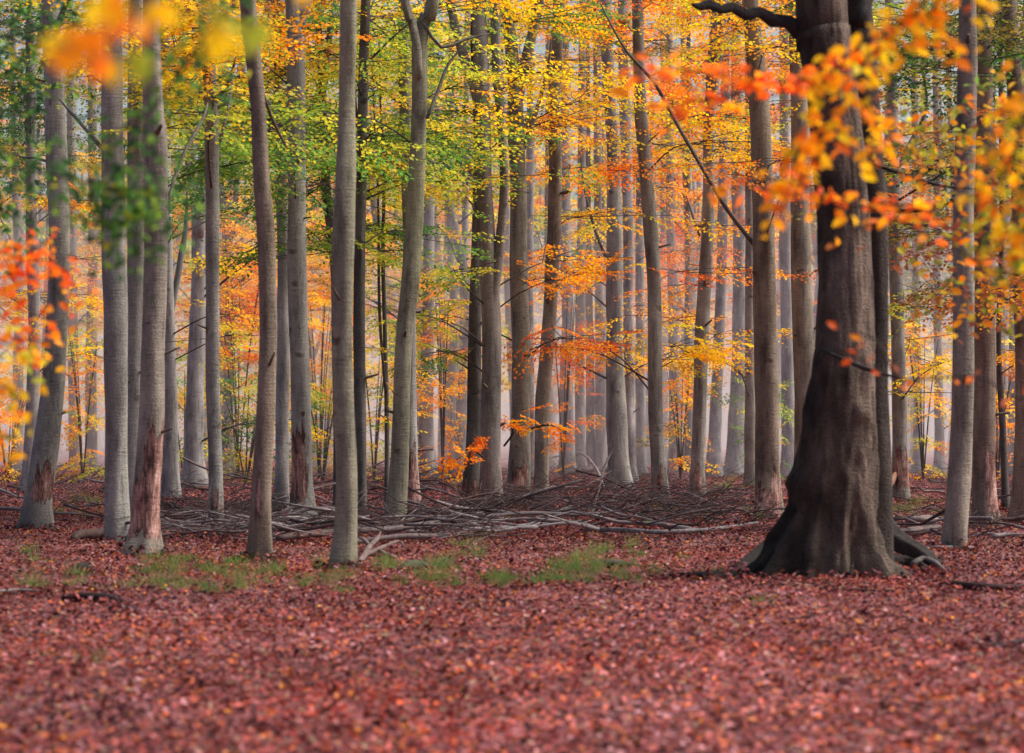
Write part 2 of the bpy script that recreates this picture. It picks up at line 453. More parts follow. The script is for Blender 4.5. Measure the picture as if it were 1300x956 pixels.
# --- near and middle trunks, left to right: (px, py, width) up the trunk
B('leaning grey beech at the left edge with torn bark at its foot',
  [(48, 671, 36), (50, 640, 34), (60, 560, 31), (66, 500, 29), (71, 430, 28), (76, 300, 27), (70, 200, 27), (68, 110, 26), (64, 0, 24)], 'grey', algae=.18, scars=[(.35, 1.25, -60, 55, .8)],
  branches=[(1.0, (78, 250, 5), (60, 205, 4), (30, 200, 3), (0, 190, 3)), (-1, (66, 60, 9), (78, 20, 8), (96, -20, 7))])
B('smooth grey beech standing just left of the pink peeled trunk',
  [(150, 689, 25), (148, 600, 27), (146, 430, 30), (144, 300, 29), (143, 115, 28), (142, 0, 25)], 'grey', algae=.15, scars=[(.9, 1.25, -100, 14, .8)],
  branches=[(1, (131, 190, 6), (110, 165, 5), (88, 140, 4), (70, 120, 3))])
B('grey beech tucked behind the pink peeled trunk, dark hollow high up',
  [(167, 684, 24), (169, 560, 23), (171, 430, 21), (172, 300, 20), (172, 160, 20), (174, 0, 19)], 'grey', Y=44)
B('beech with a long pink peeled strip of bare wood on its lower trunk',
  [(180, 703, 36), (183, 670, 34), (188, 600, 34), (193, 520, 31), (196, 430, 30), (197, 300, 29), (198, 175, 30), (197, 150, 25), (195, 80, 22), (194, 0, 22)], 'warm', flare=.55, moss=.8,
  scars=[(.15, 2.0, -42, 46, 1.0), (.1, 1.4, -130, 22, .6)], branches=[(1, (212, 262, 5), (222, 225, 5), (238, 185, 5), (258, 150, 4), (264, 130, 3))])
B('slim upright beech with flaking foot right of the pink peeled trunk',
  [(274, 681, 20), (272, 600, 19), (271, 500, 18), (271, 300, 18), (271, 165, 18), (266, 80, 18), (261, 0, 16)], 'grey', algae=.2, scars=[(.3, 1.1, -75, 45, .75)],
  branches=[(.8, (279, 180, 4), (290, 135, 4), (298, 90, 3)), (-.8, (280, 120, 6), (292, 100, 5), (300, 70, 4)), (.6, (263, 25, 6), (250, 5, 5), (240, -15, 4))])
B('curving brown-grey beech between the slim beech and the red scarred trunk',
  [(331, 712, 30), (333, 640, 25), (338, 522, 24), (342, 430, 22), (341, 380, 22), (338, 300, 23), (333, 225, 21), (328, 140, 20), (319, 60, 20), (314, 0, 20)], 'brown', algae=.2, scars=[(.4, 1.2, -100, 16, .9)], moss=.9,
  branches=[(.7, (331, 110, 5), (345, 150, 5), (360, 180, 4), (366, 190, 3))])
B('thin grey beech half hidden behind the red scarred trunk',
  [(358, 652, 17), (358, 560, 17), (359, 430, 17), (360, 330, 15), (356, 200, 15), (355, 100, 15), (353, 0, 14)], 'pale',
  branches=[(.5, (362, 300, 4), (352, 260, 3), (346, 240, 3)), (.6, (360, 40, 5), (372, 10, 4), (380, -10, 3))])
B('straight beech with red torn bark on its lower third',
  [(385, 670, 34), (384, 620, 28), (382, 520, 26), (380, 430, 24), (377, 300, 23), (376, 115, 23), (374, 30, 24), (372, 0, 20)], 'grey', algae=.15, scars=[(.25, 2.0, -115, 48, .72)], moss=.3,
  stems=[[(378, 40, 16), (386, 10, 14), (396, -20, 12)]], branches=[(.6, (368, 180, 6), (352, 150, 6), (338, 125, 5), (330, 112, 4))])
B('dark slender beech forking in two high behind the foreground pole trunk',
  [(430, 655, 14), (428, 500, 13), (425, 330, 13), (416, 250, 12), (411, 180, 11), (407, 80, 9), (403, 0, 8)], 'dark',
  stems=[[(409, 130, 8), (415, 75, 8), (421, 20, 8), (423, 0, 7)]])
B('straight olive-tinged pole trunk in the foreground with moss at its foot',
  [(435, 724, 34), (437, 680, 29), (438, 600, 26), (436, 520, 25), (435, 430, 26), (437, 300, 28), (439, 200, 25), (440, 115, 22), (441, 0, 22)], 'olive', algae=.32, moss=1.2, flare=.2)
B('dark narrow beech directly behind the foreground pole trunk',
  [(458, 662, 15), (457, 560, 15), (456, 430, 15), (457, 300, 15), (459, 160, 13), (462, 60, 13), (465, 0, 12)], 'dark', branches=[(.5, (452, 150, 5), (449, 100, 5), (447, 50, 4))])
B('leaning beech with greenish bark that forks near the top of the frame',
  [(501, 670, 26), (506, 600, 23), (510, 520, 22), (515, 430, 21), (521, 345, 23), (528, 230, 22), (531, 140, 20), (533, 50, 20), (541, 20, 18), (549, 0, 17)], 'olive', algae=.45,
  stems=[[(532, 100, 8), (530, 65, 11), (522, 25, 11), (513, 0, 11)]], branches=[(.7, (542, 150, 5), (558, 110, 5), (570, 80, 4), (600, 45, 3)), (.8, (538, 30, 5), (560, 60, 4), (590, 50, 4), (622, 42, 3))])
B('red-footed grey beech leaning against the view of the greenish trunk',
  [(524, 657, 22), (523, 600, 18), (521, 520, 16), (518, 345, 15), (516, 230, 15), (514, 115, 14), (513, 0, 14)], 'grey', scars=[(.05, 1.4, -80, 60, .6)])
B('leftmost stem of the three dark beeches grouped in the middle',
  [(598, 646, 24), (599, 600, 20), (601, 520, 18), (603, 430, 16), (605, 345, 14), (607, 260, 14), (608, 160, 13), (604, 60, 12), (602, 0, 11)], 'dark', scars=[(0, .9, -90, 60, .45)])
B('forked dark beech with two stems parting high in the middle group',
  [(624, 648, 28), (623, 600, 27), (622, 520, 26), (623, 430, 25), (620, 345, 22), (617, 280, 21), (615, 230, 20), (612, 140, 19), (610, 60, 18), (609, 0, 17)], (.24, .215, .20), flare=.25,
  stems=[[(624, 430, 7), (627, 380, 13), (631, 335, 14), (637, 285, 12), (640, 230, 11), (637, 165, 11), (631, 90, 12), (628, 0, 13)], [(614, 160, 12), (600, 105, 12), (588, 70, 12), (577, 30, 11), (570, 0, 10)]],
  branches=[(.4, (610, 236, 7), (595, 210, 6), (575, 180, 6), (562, 155, 5), (552, 140, 4)), (-.4, (606, 300, 3), (600, 260, 3), (580, 240, 2), (566, 215, 2))])
B('ridged dark beech with red bark at its foot, right of the forked stems',
  [(657, 642, 28), (659, 600, 26), (661, 520, 25), (662, 430, 23), (659, 345, 23), (657, 230, 21), (655, 160, 21), (653, 110, 18), (648, 50, 15), (643, 0, 14)], (.27, .255, .225), algae=.25, scars=[(.05, 1.15, -95, 60, .6)],
  stems=[[(656, 130, 17), (664, 90, 15), (675, 45, 13), (686, 0, 12)]], branches=[(-.5, (664, 190, 6), (678, 150, 6), (690, 110, 5), (697, 80, 4), (700, 40, 4))])
B('smooth brown-grey beech at the centre leaning right as it rises',
  [(686, 639, 21), (687, 600, 19), (689, 520, 18), (695, 430, 18), (701, 345, 18), (704, 230, 17), (705, 115, 16), (709, 0, 15)], 'warm', flare=.15, algae=.15)
B('broad pale beech with flared foot right of centre',
  [(788, 623, 30), (785, 590, 27), (783, 540, 26), (780, 430, 22), (780, 300, 20), (778, 200, 16), (775, 140, 15), (771, 60, 15), (769, 0, 14)], 'grey', algae=.2, flare=.5, moss=.7,
  branches=[(.8, (770, 330, 4), (755, 290, 4), (742, 240, 3), (735, 180, 2)), (.8, (769, 480, 3), (745, 468, 3), (720, 455, 2)), (1, (768, 70, 4), (758, 40, 4), (745, 10, 3))])
B('pale beech standing close behind the broad flared trunk',
  [(800, 612, 18), (798, 520, 16), (797, 430, 14), (797, 300, 13), (794, 115, 16), (791, 0, 14)], 'pale')
B('clean curved beech just right of the broad flared trunk',
  [(838, 641, 21), (836, 600, 19), (832, 520, 18), (832, 430, 18), (830, 345, 18), (826, 290, 18), (819, 200, 17), (814, 140, 16), (811, 60, 15), (810, 0, 14)], 'grey', algae=.22, scars=[(.15, .95, -95, 45, .7)])
B('straight grey beech in the thicket with dark knots and a split foot',
  [(885, 634, 19), (886, 590, 18), (888, 520, 18), (892, 430, 18), (896, 345, 17), (899, 250, 16), (902, 150, 14), (906, 60, 14), (910, 0, 13)], 'grey', algae=.15, scars=[(.1, .9, -80, 50, .6)],
  stems=[[(901, 160, 10), (909, 100, 9), (916, 40, 9), (919, 0, 8)]], branches=[(.4, (888, 300, 3), (878, 270, 3), (872, 250, 2))])
B('tall red-brown beech just left of the huge old trunk',
  [(976, 661, 32), (975, 600, 31), (974, 520, 30), (972, 430, 29), (969, 300, 28), (965, 170, 27), (960, 80, 24), (954, 0, 20)], 'brown', algae=.15, scars=[(0, 1.0, -80, 60, .5)],
  branches=[(2.0, (960, 314, 6), (925, 268, 6), (897, 222, 6), (862, 162, 5), (832, 107, 5), (797, 67, 4), (775, 30, 3), (758, -5, 3))])
B('bent grey beech seen close against the left side of the huge old trunk',
  [(1026, 640, 32), (1024, 560, 31), (1022, 500, 30), (1020, 430, 28), (1016, 300, 25), (1015, 160, 22), (1012, 80, 19), (1010, 0, 18)], 'warm', algae=.15)
B('smooth pole trunk standing alone right of the huge old trunk',
  [(1211, 698, 31), (1214, 640, 30), (1219, 560, 29), (1221, 430, 28), (1222, 300, 28), (1226, 170, 26), (1229, 80, 24), (1228, 0, 22)], 'warm', flare=.1, algae=.12)
B('beech with a pink split foot near the right edge',
  [(1253, 672, 30), (1251, 620, 28), (1250, 520, 28), (1250, 430, 27), (1249, 300, 24), (1249, 115, 22), (1247, 0, 20)], 'brown', scars=[(.15, 1.6, -50, 42, .9)], moss=.9)
B('tilted grey trunk cut off by the right edge',
  [(1298, 668, 26), (1301, 560, 25), (1300, 430, 24), (1296, 300, 23), (1290, 150, 21), (1284, 60, 20), (1280, 0, 19)], 'brown', flare=.5,
  branches=[(-.5, (1283, 70, 7), (1272, 30, 6), (1266, -20, 6))])
# --- thin leafy sapling
B('thin dark leafy sapling beside the leaning greenish beech',
  [(490, 655, 6), (491, 560, 6), (489, 430, 5.5), (486, 330, 5), (488, 230, 4), (484, 150, 3)], 'dark', name='beech_sapling', flare=.1, top=CAMH + .11 * 54 + 1.5, segs=8, moss=0,
  stems=[[(490, 500, 4), (482, 400, 4), (480, 250, 3), (474, 120, 2)]])
# --- middle distance trunks in the mist
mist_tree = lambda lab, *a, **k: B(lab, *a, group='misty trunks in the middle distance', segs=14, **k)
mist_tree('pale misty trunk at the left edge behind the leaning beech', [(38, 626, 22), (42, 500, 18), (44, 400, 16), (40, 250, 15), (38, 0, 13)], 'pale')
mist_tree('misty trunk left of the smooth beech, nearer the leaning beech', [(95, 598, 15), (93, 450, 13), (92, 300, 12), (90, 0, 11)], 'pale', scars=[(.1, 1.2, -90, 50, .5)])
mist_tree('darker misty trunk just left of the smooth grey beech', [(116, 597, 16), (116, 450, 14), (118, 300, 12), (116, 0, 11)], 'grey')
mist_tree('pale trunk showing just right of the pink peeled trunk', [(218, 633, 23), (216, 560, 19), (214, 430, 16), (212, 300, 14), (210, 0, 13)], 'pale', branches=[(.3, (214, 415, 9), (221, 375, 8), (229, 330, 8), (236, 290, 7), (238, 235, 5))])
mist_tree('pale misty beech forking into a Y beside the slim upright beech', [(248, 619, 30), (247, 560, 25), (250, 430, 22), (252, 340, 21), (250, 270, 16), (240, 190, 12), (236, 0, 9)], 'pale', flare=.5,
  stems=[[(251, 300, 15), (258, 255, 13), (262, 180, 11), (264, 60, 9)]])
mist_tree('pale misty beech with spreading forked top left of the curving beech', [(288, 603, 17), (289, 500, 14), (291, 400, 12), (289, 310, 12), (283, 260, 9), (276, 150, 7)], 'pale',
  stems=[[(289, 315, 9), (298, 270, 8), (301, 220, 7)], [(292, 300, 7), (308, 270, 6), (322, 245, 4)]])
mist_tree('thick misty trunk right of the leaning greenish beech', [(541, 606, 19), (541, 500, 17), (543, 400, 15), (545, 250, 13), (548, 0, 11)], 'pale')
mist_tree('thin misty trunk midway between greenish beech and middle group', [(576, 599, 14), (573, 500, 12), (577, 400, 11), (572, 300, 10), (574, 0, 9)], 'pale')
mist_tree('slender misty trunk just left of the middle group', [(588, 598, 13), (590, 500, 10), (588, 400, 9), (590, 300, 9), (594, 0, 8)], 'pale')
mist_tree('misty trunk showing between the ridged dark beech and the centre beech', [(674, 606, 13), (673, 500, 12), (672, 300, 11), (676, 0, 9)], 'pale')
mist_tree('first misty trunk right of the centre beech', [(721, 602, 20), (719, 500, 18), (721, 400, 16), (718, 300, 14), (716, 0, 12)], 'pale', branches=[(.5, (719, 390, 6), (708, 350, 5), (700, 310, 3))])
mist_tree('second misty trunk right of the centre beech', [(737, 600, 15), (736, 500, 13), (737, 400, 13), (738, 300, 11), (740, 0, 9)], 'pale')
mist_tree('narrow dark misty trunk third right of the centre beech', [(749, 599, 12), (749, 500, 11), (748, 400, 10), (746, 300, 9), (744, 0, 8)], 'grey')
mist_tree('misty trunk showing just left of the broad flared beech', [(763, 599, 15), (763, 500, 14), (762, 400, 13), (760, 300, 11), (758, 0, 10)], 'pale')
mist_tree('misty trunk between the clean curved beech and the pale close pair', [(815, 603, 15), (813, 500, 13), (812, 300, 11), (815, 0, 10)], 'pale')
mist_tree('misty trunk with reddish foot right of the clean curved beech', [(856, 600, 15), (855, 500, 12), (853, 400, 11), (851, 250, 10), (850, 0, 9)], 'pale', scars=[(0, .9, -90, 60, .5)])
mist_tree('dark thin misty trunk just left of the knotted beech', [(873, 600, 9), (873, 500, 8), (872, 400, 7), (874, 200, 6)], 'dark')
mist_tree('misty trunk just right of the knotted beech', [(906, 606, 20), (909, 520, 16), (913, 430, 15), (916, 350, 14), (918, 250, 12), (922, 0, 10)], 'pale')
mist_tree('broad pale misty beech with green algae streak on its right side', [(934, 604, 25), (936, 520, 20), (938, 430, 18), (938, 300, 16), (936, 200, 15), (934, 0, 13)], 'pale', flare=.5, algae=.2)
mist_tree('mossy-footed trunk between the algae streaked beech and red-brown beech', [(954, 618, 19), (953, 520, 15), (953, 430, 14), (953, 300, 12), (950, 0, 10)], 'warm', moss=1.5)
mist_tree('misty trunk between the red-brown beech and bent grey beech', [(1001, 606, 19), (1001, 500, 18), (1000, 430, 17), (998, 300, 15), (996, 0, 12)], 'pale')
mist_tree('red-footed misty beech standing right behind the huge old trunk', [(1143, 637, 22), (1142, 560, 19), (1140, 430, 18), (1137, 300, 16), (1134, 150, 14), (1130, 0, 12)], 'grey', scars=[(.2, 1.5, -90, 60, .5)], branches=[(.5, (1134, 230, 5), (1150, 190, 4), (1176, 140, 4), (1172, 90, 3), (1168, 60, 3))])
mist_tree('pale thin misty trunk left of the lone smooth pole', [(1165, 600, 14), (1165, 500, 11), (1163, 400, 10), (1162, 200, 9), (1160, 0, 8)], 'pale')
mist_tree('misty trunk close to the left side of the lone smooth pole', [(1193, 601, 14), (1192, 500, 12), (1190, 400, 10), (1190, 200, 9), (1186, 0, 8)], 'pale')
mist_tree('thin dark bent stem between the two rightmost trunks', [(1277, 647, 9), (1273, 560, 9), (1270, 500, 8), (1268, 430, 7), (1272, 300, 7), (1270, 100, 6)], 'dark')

# --- the huge old beech
def old_beech():
    Y = gdepth(733); t = Tree(); t.Y = Y; t.px = 1060; t.seed = 55.5; t.tint = 'dark'; t.algae = 0
    pts = [(1053, 733, 120), (1055, 690, 112), (1058, 650, 108), (1061, 600, 104), (1064, 540, 96), (1069, 480, 82), (1072, 430, 74), (1073, 360, 68), (1072, 300, 68), (1066, 200, 66), (1055, 110, 66), (1046, 40, 67), (1042, 0, 66)]
    t.top = 22; R = make_trunk_path(pts, Y, t.top, .6); t.R = R
    base = tuple(R[1][:3]); t.base = base
    t.root = thing('beech_tree', 'huge dark old beech with flared roots and a sweeping trunk', 'tree', base)
    lobes = [(182, .95, .36), (205, .25, .5), (-8, .75, .28), (-35, .42, .45), (-75, .30, .35), (-112, .36, .4), (-150, .42, .35), (60, .5, .4), (120, .5, .4)]
    fl = [(-52, .22, .7, 8), (-70, -.16, .9, 6), (-86, .26, .6, 8), (-101, -.18, .8, 6), (-118, .24, .6, 8), (-134, -.15, .8, 6), (-20, -.18, .8, 7), (-165, -.14, .7, 7), (-148, .2, .5, 7)]
    z0 = base[2]
    def rf(r, a, p):
        # tube angle -> world angle (u starts along +x, w along +y for a vertical tube)
        d = math.degrees(a); h = max(0, p[2] - z0); s = 0
        for (la, amp, hh) in lobes:
            q = abs((d - la + 180) % 360 - 180)
            s += amp * math.exp(-h / hh) * math.exp(-(q / 15) ** 2)
        for (la, amp, hh, ww) in fl:
            q = abs((d - la + 180 + 6 * math.sin(h * 3 + la)) % 360 - 180)
            s += .7 * amp * math.exp(-h / hh) * math.exp(-(q / ww) ** 2)
        k1 = noise.noise(Vector((math.cos(a) * 2.2, math.sin(a) * 2.2, p[2] * 2.1)))
        k2 = noise.noise(Vector((math.cos(a) * 5, math.sin(a) * 5, p[2] * 3.5 + 4)))
        k3 = noise.noise(Vector((math.cos(a) * 11, math.sin(a) * 11, p[2] * 8)))
        k4 = abs(noise.noise(Vector((math.cos(a) * 3.2 + 3, math.sin(a) * 3.2, p[2] * 1.6 + .8 * k2))))
        low = math.exp(-h / .9)
        r = r * (1 + .08 * k1 + .05 * k2 + .02 * k3 - (.04 + .09 * low) * max(0, .16 - k4) / .16) + s * .58 * (1 + .5 * k2)
        # burl on the left flank
        q = abs((d - 190 + 180) % 360 - 180)
        r += .10 * math.exp(-(q / 14) ** 2 - ((h - 1.02) / .12) ** 2) + .07 * math.exp(-(abs((d + 60 + 180) % 360 - 180) / 12) ** 2 - ((h - 1.85) / .10) ** 2)
        return r
    def cf(a, p, v):
        n1 = noise.noise(Vector((v[0] * 2.2, v[1] * 2.2, v[2] * 1.1))); n2 = noise.noise(Vector((v[0] * 8, v[1] * 8, v[2] * 4)))
        wa = math.degrees(a); h = v[2] - z0
        c = np.array((.20, .152, .122)) * (1 + .8 * n1 + .6 * n2)
        f = math.exp(-(abs((wa + 62 + 180) % 360 - 180) / 34) ** 2) * (.45 + .6 * n1) * min(1, h / .8 + .2)  # brown highlight painted into the colour of the front-right flank
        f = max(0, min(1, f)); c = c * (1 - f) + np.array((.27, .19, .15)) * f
        lf = max(0, min(1, -math.cos(a) * 1.6 - .35)); c = c * (1 - lf * (.66 if h < 2.2 else .45))  # left flank shaded in the colour, against the skylight it catches
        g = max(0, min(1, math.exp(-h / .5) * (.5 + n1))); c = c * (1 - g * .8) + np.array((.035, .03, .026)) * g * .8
        return c
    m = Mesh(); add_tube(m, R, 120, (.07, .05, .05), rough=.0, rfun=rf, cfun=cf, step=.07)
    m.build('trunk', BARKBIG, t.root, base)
    m = Mesh(); Rb = []
    for (px, py, w) in [(1104, 728, 62), (1108, 690, 50), (1111, 640, 42), (1113, 560, 36), (1113, 470, 30), (1116, 380, 24), (1114, 300, 26), (1105, 200, 32), (1096, 100, 36), (1089, 40, 40), (1086, 0, 40), (1080, -120, 34), (1090, -300, 26)]:
        p = at(px, py, Y + .55); Rb.append([p.x, p.y, p.z, w / FPX * Y / 2])
    add_tube(m, Rb, 24, (.085, .068, .06), rough=.08, step=.2); m.build('stem', BARKBIG, t.root, base)
    def root(pp, tn=(.07, .056, .05)):
        m = Mesh(); add_tube(m, pp, 14, tn, rough=.28, step=.06, seed=pp[0][0]); m.build('root', BARKBIG, t.root, base)
    g = lambda px, py, lift, r: list(ground_at(px, py, lift)) + [r]
    root([g(1112, 706, .55, .15), g(1130, 706, .30, .14), g(1150, 708, .18, .115), g(1170, 711, .11, .09), g(1188, 718, .02, .06), g(1200, 724, -.08, .03)])
    root([g(1085, 722, .12, .12), g(1110, 722, .09, .09), g(1135, 722, .07, .075), g(1155, 722, .05, .07), g(1172, 724, .02, .05), g(1184, 727, -.06, .03)])
    root([g(1015, 715, .45, .15), g(990, 714, .26, .13), g(965, 716, .13, .10), g(945, 720, .05, .07), g(928, 726, -.08, .04)], (.022, .018, .016))  # both left roots coloured darker to hold down the skylight on them
    root([g(1010, 726, .22, .12), g(985, 730, .10, .09), g(962, 734, .02, .06), g(950, 738, -.06, .03)], (.035, .028, .025))
    for br, dr in (([(1016, 42, 22), (1000, 28, 16), (982, 27, 18), (965, 16, 14), (948, 20, 16), (930, 10, 14), (915, 13, 12), (900, 6, 14), (888, 9, 11), (878, 5, 8)], -.6),
                   ([(1106, 208, 5), (1150, 222, 4), (1195, 236, 4), (1238, 240, 3)], -1.5),
                   ([(1104, 262, 7), (1150, 268, 6), (1190, 262, 4), (1240, 246, 3)], -1.5),
                   ([(1045, 445, 4), (1075, 458, 5), (1110, 472, 5), (1145, 480, 3)], -1.2),
                   ([(1090, 30, 20), (1103, -10, 18), (1125, -80, 15)], .5)):
        m = Mesh(); px_branch(m, br, Y - (.35 if dr == -1.2 else 0), np.array((.06, .05, .05)), 3.3, drift=dr, rough=.22); m.build('branch', BARKBIG, t.root, base)
    t.crown = Mesh(); t.limbs = []; t.twigs = {}; TREES.append(t)
    return t
OLD = old_beech()

# ------------------------------------------------------------------ crowns: leafy clumps carried on limbs of the trees
r = np.random.default_rng(21)
OWN = [t for t in TREES]
def limb(t, p, start_drop=None):
    """a limb from tree t to world point p; returns the world path"""
    d = math.hypot(p[0] - t.base[0], p[1] - t.base[1])
    z = p[2] - (start_drop if start_drop is not None else r.uniform(.15, .5) * d + .15)
    z = max(1.2, min(z, t.top - .5))
    a = lerp_at(t.R, z)
    a[3] = min(a[3] * .4, .010 + .007 * d)
    mid = (np.r_[a[:3]] + np.asarray(p)) / 2 + np.array([r.normal(0, .12), r.normal(0, .12), d * .10])
    return [list(a[:3]) + [a[3]], list(mid) + [a[3] * .6], list(p) + [.008]]

def clump(t, p, pal, nspray, size=1.0, leaf=.075, bright=1.0, lim=True, tilt=.16, flat=.15):
    if lim:
        path = limb(t, p); t.limbs.append(path); end = np.array(path[-1][:3]); dirv = end - np.array(path[0][:3])
        yaw0 = math.atan2(dirv[1], dirv[0])
    else: yaw0 = r.uniform(0, 6.28)
    tw = []
    for k in range(nspray):
        q = np.asarray(p) + np.array([r.normal(0, .68), r.normal(0, .68), r.normal(0, flat)]) * size
        yw, pt = yaw0 + r.normal(0, 1.0), r.normal(-.15, tilt)
        if lim:
            u = r.uniform(.45, .95); A = np.array(path[1][:3]) * (1 - u) + np.array(path[2][:3]) * u
            e = q + np.array([math.cos(yw), math.sin(yw), math.sin(pt)]) * size * .9
            tw.append([list(A) + [.009], list(q) + [.006], list(e) + [.003]])
        add_spray(t.crown, q, yw, pt, size * r.uniform(.75, 1.15), pal, leaf, r, roll=r.normal(0, .35), bright=bright * r.uniform(.8, 1.15))
    if lim: t.twigs[id(path)] = tw

def blob(cx, cy, rx, ry, n, pals, Ymin=42, Ymax=100, spr=5, size=1.0, leaf=.086, bright=1.0, maxd=5.0):
    n = int(math.ceil(n * 1.3)); spr = int(round(spr * 1.35))
    cand = [t for t in OWN if Ymin <= t.Y <= Ymax and t.root.name.startswith('beech_tree')]
    for i in range(n):
        px, py = r.normal(cx, rx * .55), r.normal(cy, ry * .55)
        best = []
        for t in cand:
            p = at(px, py, t.Y + r.uniform(-2.2, 2.2))
            a = lerp_at(t.R, p.z); d = math.hypot(p.x - a[0], p.y - a[1])
            if d < (maxd if p.z > 6 else 3.0) and .8 < p.z < t.top: best.append((d + r.uniform(0, 3), t, p))
        if not best: continue
        best.sort(key=lambda b: b[0]); _, t, p = best[0]
        clump(t, p, pals[r.integers(len(pals))], spr, size, leaf, bright)

# left
blob(25, 80, 45, 80, 9, ['darkgreen', 'green'], 50, 110, bright=.8)
blob(15, 190, 40, 60, 6, ['darkgreen', 'green', 'olive'], 50, 110)
blob(115, 60, 45, 60, 6, ['darkgreen', 'green', 'olive'], 50, 110)
blob(100, 240, 40, 50, 6, ['yellow', 'orange', 'yelgreen'], 70, 130)
blob(110, 360, 50, 70, 13, ['yellow', 'orange', 'yelgreen'], 90, 130)
blob(110, 465, 30, 35, 4, ['yellow', 'yelgreen'], 70, 130, spr=3, size=.8)
blob(235, 40, 45, 55, 8, ['green', 'yelgreen', 'yellow'], 42, 90)
blob(235, 130, 40, 60, 8, ['green', 'yelgreen', 'yelgreen'], 42, 90)
blob(235, 230, 30, 40, 4, ['green', 'yelgreen'], 60, 110)
blob(300, 45, 40, 45, 5, ['orange', 'yellow', 'yelgreen'], 42, 110)
blob(305, 160, 40, 60, 8, ['green', 'yelgreen', 'green'], 42, 90)
blob(310, 235, 35, 40, 3, ['yelgreen', 'green'], 60, 110)
blob(275, 300, 50, 50, 12, ['yellow', 'orange'], 85, 130)
blob(290, 390, 50, 60, 14, ['orange', 'yellow', 'redorange'], 85, 130)
blob(345, 40, 30, 60, 4, ['orange', 'yellow'], 50, 110)
blob(350, 140, 30, 60, 5, ['green', 'yelgreen', 'green'], 50, 110)
blob(405, 50, 35, 50, 5, ['yellow', 'yelgreen', 'orange', 'yelgreen'], 50, 110)
blob(400, 175, 35, 60, 9, ['green', 'yelgreen'], 45, 80)
blob(395, 290, 30, 35, 3, ['green'], 50, 80, spr=3)
blob(405, 340, 30, 70, 10, ['orange', 'yellow'], 90, 130)
blob(410, 470, 20, 50, 4, ['yelgreen', 'green'], 70, 120, spr=3)
blob(380, 535, 30, 10, 2, ['yelgreen', 'yellow'], 60, 100, spr=2, size=.7)
# centre left
blob(480, 60, 40, 60, 5, ['green', 'yelgreen', 'yelgreen'], 50, 110)
blob(485, 170, 45, 60, 8, ['yelgreen', 'green', 'green', 'yelgreen'], 50, 100)
blob(490, 290, 40, 70, 7, ['yelgreen', 'green'], 50, 110, spr=4)
blob(480, 420, 35, 60, 5, ['yelgreen', 'yellow'], 60, 120, spr=3)
blob(475, 525, 35, 25, 3, ['yellow', 'yelgreen'], 60, 120, spr=2, size=.7)
blob(575, 60, 35, 60, 5, ['yelgreen', 'green', 'yellow'], 50, 110)
blob(570, 155, 35, 40, 7, ['yelgreen', 'green'], 50, 100)
blob(570, 225, 40, 18, 5, ['yellow', 'yelgreen'], 50, 110, spr=3)
blob(565, 300, 30, 40, 3, ['green', 'orange'], 80, 130, spr=3)
blob(562, 345, 32, 8, 3, ['yelgreen', 'green'], 55, 110, spr=2, size=.8)
blob(550, 398, 25, 8, 2, ['yelgreen'], 55, 110, spr=2, size=.7)
blob(555, 445, 25, 8, 2, ['green', 'yelgreen'], 55, 110, spr=2, size=.7)
blob(562, 430, 20, 80, 9, ['orange', 'yellow'], 95, 140, spr=3, size=.9)
# centre
blob(660, 20, 30, 20, 3, ['green', 'yelgreen'], 50, 80, spr=4)
blob(695, 70, 50, 60, 5, ['orange', 'yellow', 'yellow'], 50, 110)
blob(725, 150, 50, 60, 8, ['yellow', 'orange'], 55, 110)
blob(725, 235, 50, 45, 6, ['yellow', 'yelgreen', 'orange'], 55, 120)
blob(710, 330, 60, 22, 5, ['yellow', 'orange'], 55, 120, spr=4, size=.8)
blob(735, 290, 30, 30, 3, ['green', 'olive'], 80, 120, spr=3)
blob(690, 350, 25, 8, 2, ['redorange', 'orange'], 55, 100, spr=2, size=.7)
blob(740, 435, 40, 15, 4, ['redorange', 'orange'], 60, 100, spr=3, size=.8)
blob(850, 445, 50, 16, 6, ['yellow', 'yellow', 'orange'], 60, 90, spr=3, size=.8)
blob(720, 480, 20, 20, 2, ['redorange'], 80, 130, spr=2)
# right of centre
blob(750, 40, 40, 50, 4, ['redorange', 'orange'], 55, 120)
blob(850, 30, 60, 50, 7, ['orange', 'redorange', 'olive'], 55, 120)
blob(865, 110, 60, 55, 8, ['orange', 'redorange', 'yellow'], 55, 120)
blob(930, 60, 40, 60, 5, ['yellow', 'orange', 'yelgreen'], 55, 120)
blob(920, 160, 40, 40, 6, ['yelgreen', 'yellow'], 60, 100)
blob(860, 210, 60, 50, 6, ['redorange', 'orange', 'yellow'], 60, 130)
blob(860, 300, 60, 60, 7, ['orange', 'redorange'], 60, 130, spr=4)
blob(860, 380, 60, 40, 4, ['orange', 'yellow', 'redorange'], 80, 130, spr=3)
blob(1000, 60, 30, 60, 6, ['orange', 'yellow', 'redorange'], 50, 120)
blob(1000, 200, 25, 80, 6, ['orange', 'redorange'], 50, 120, spr=4)
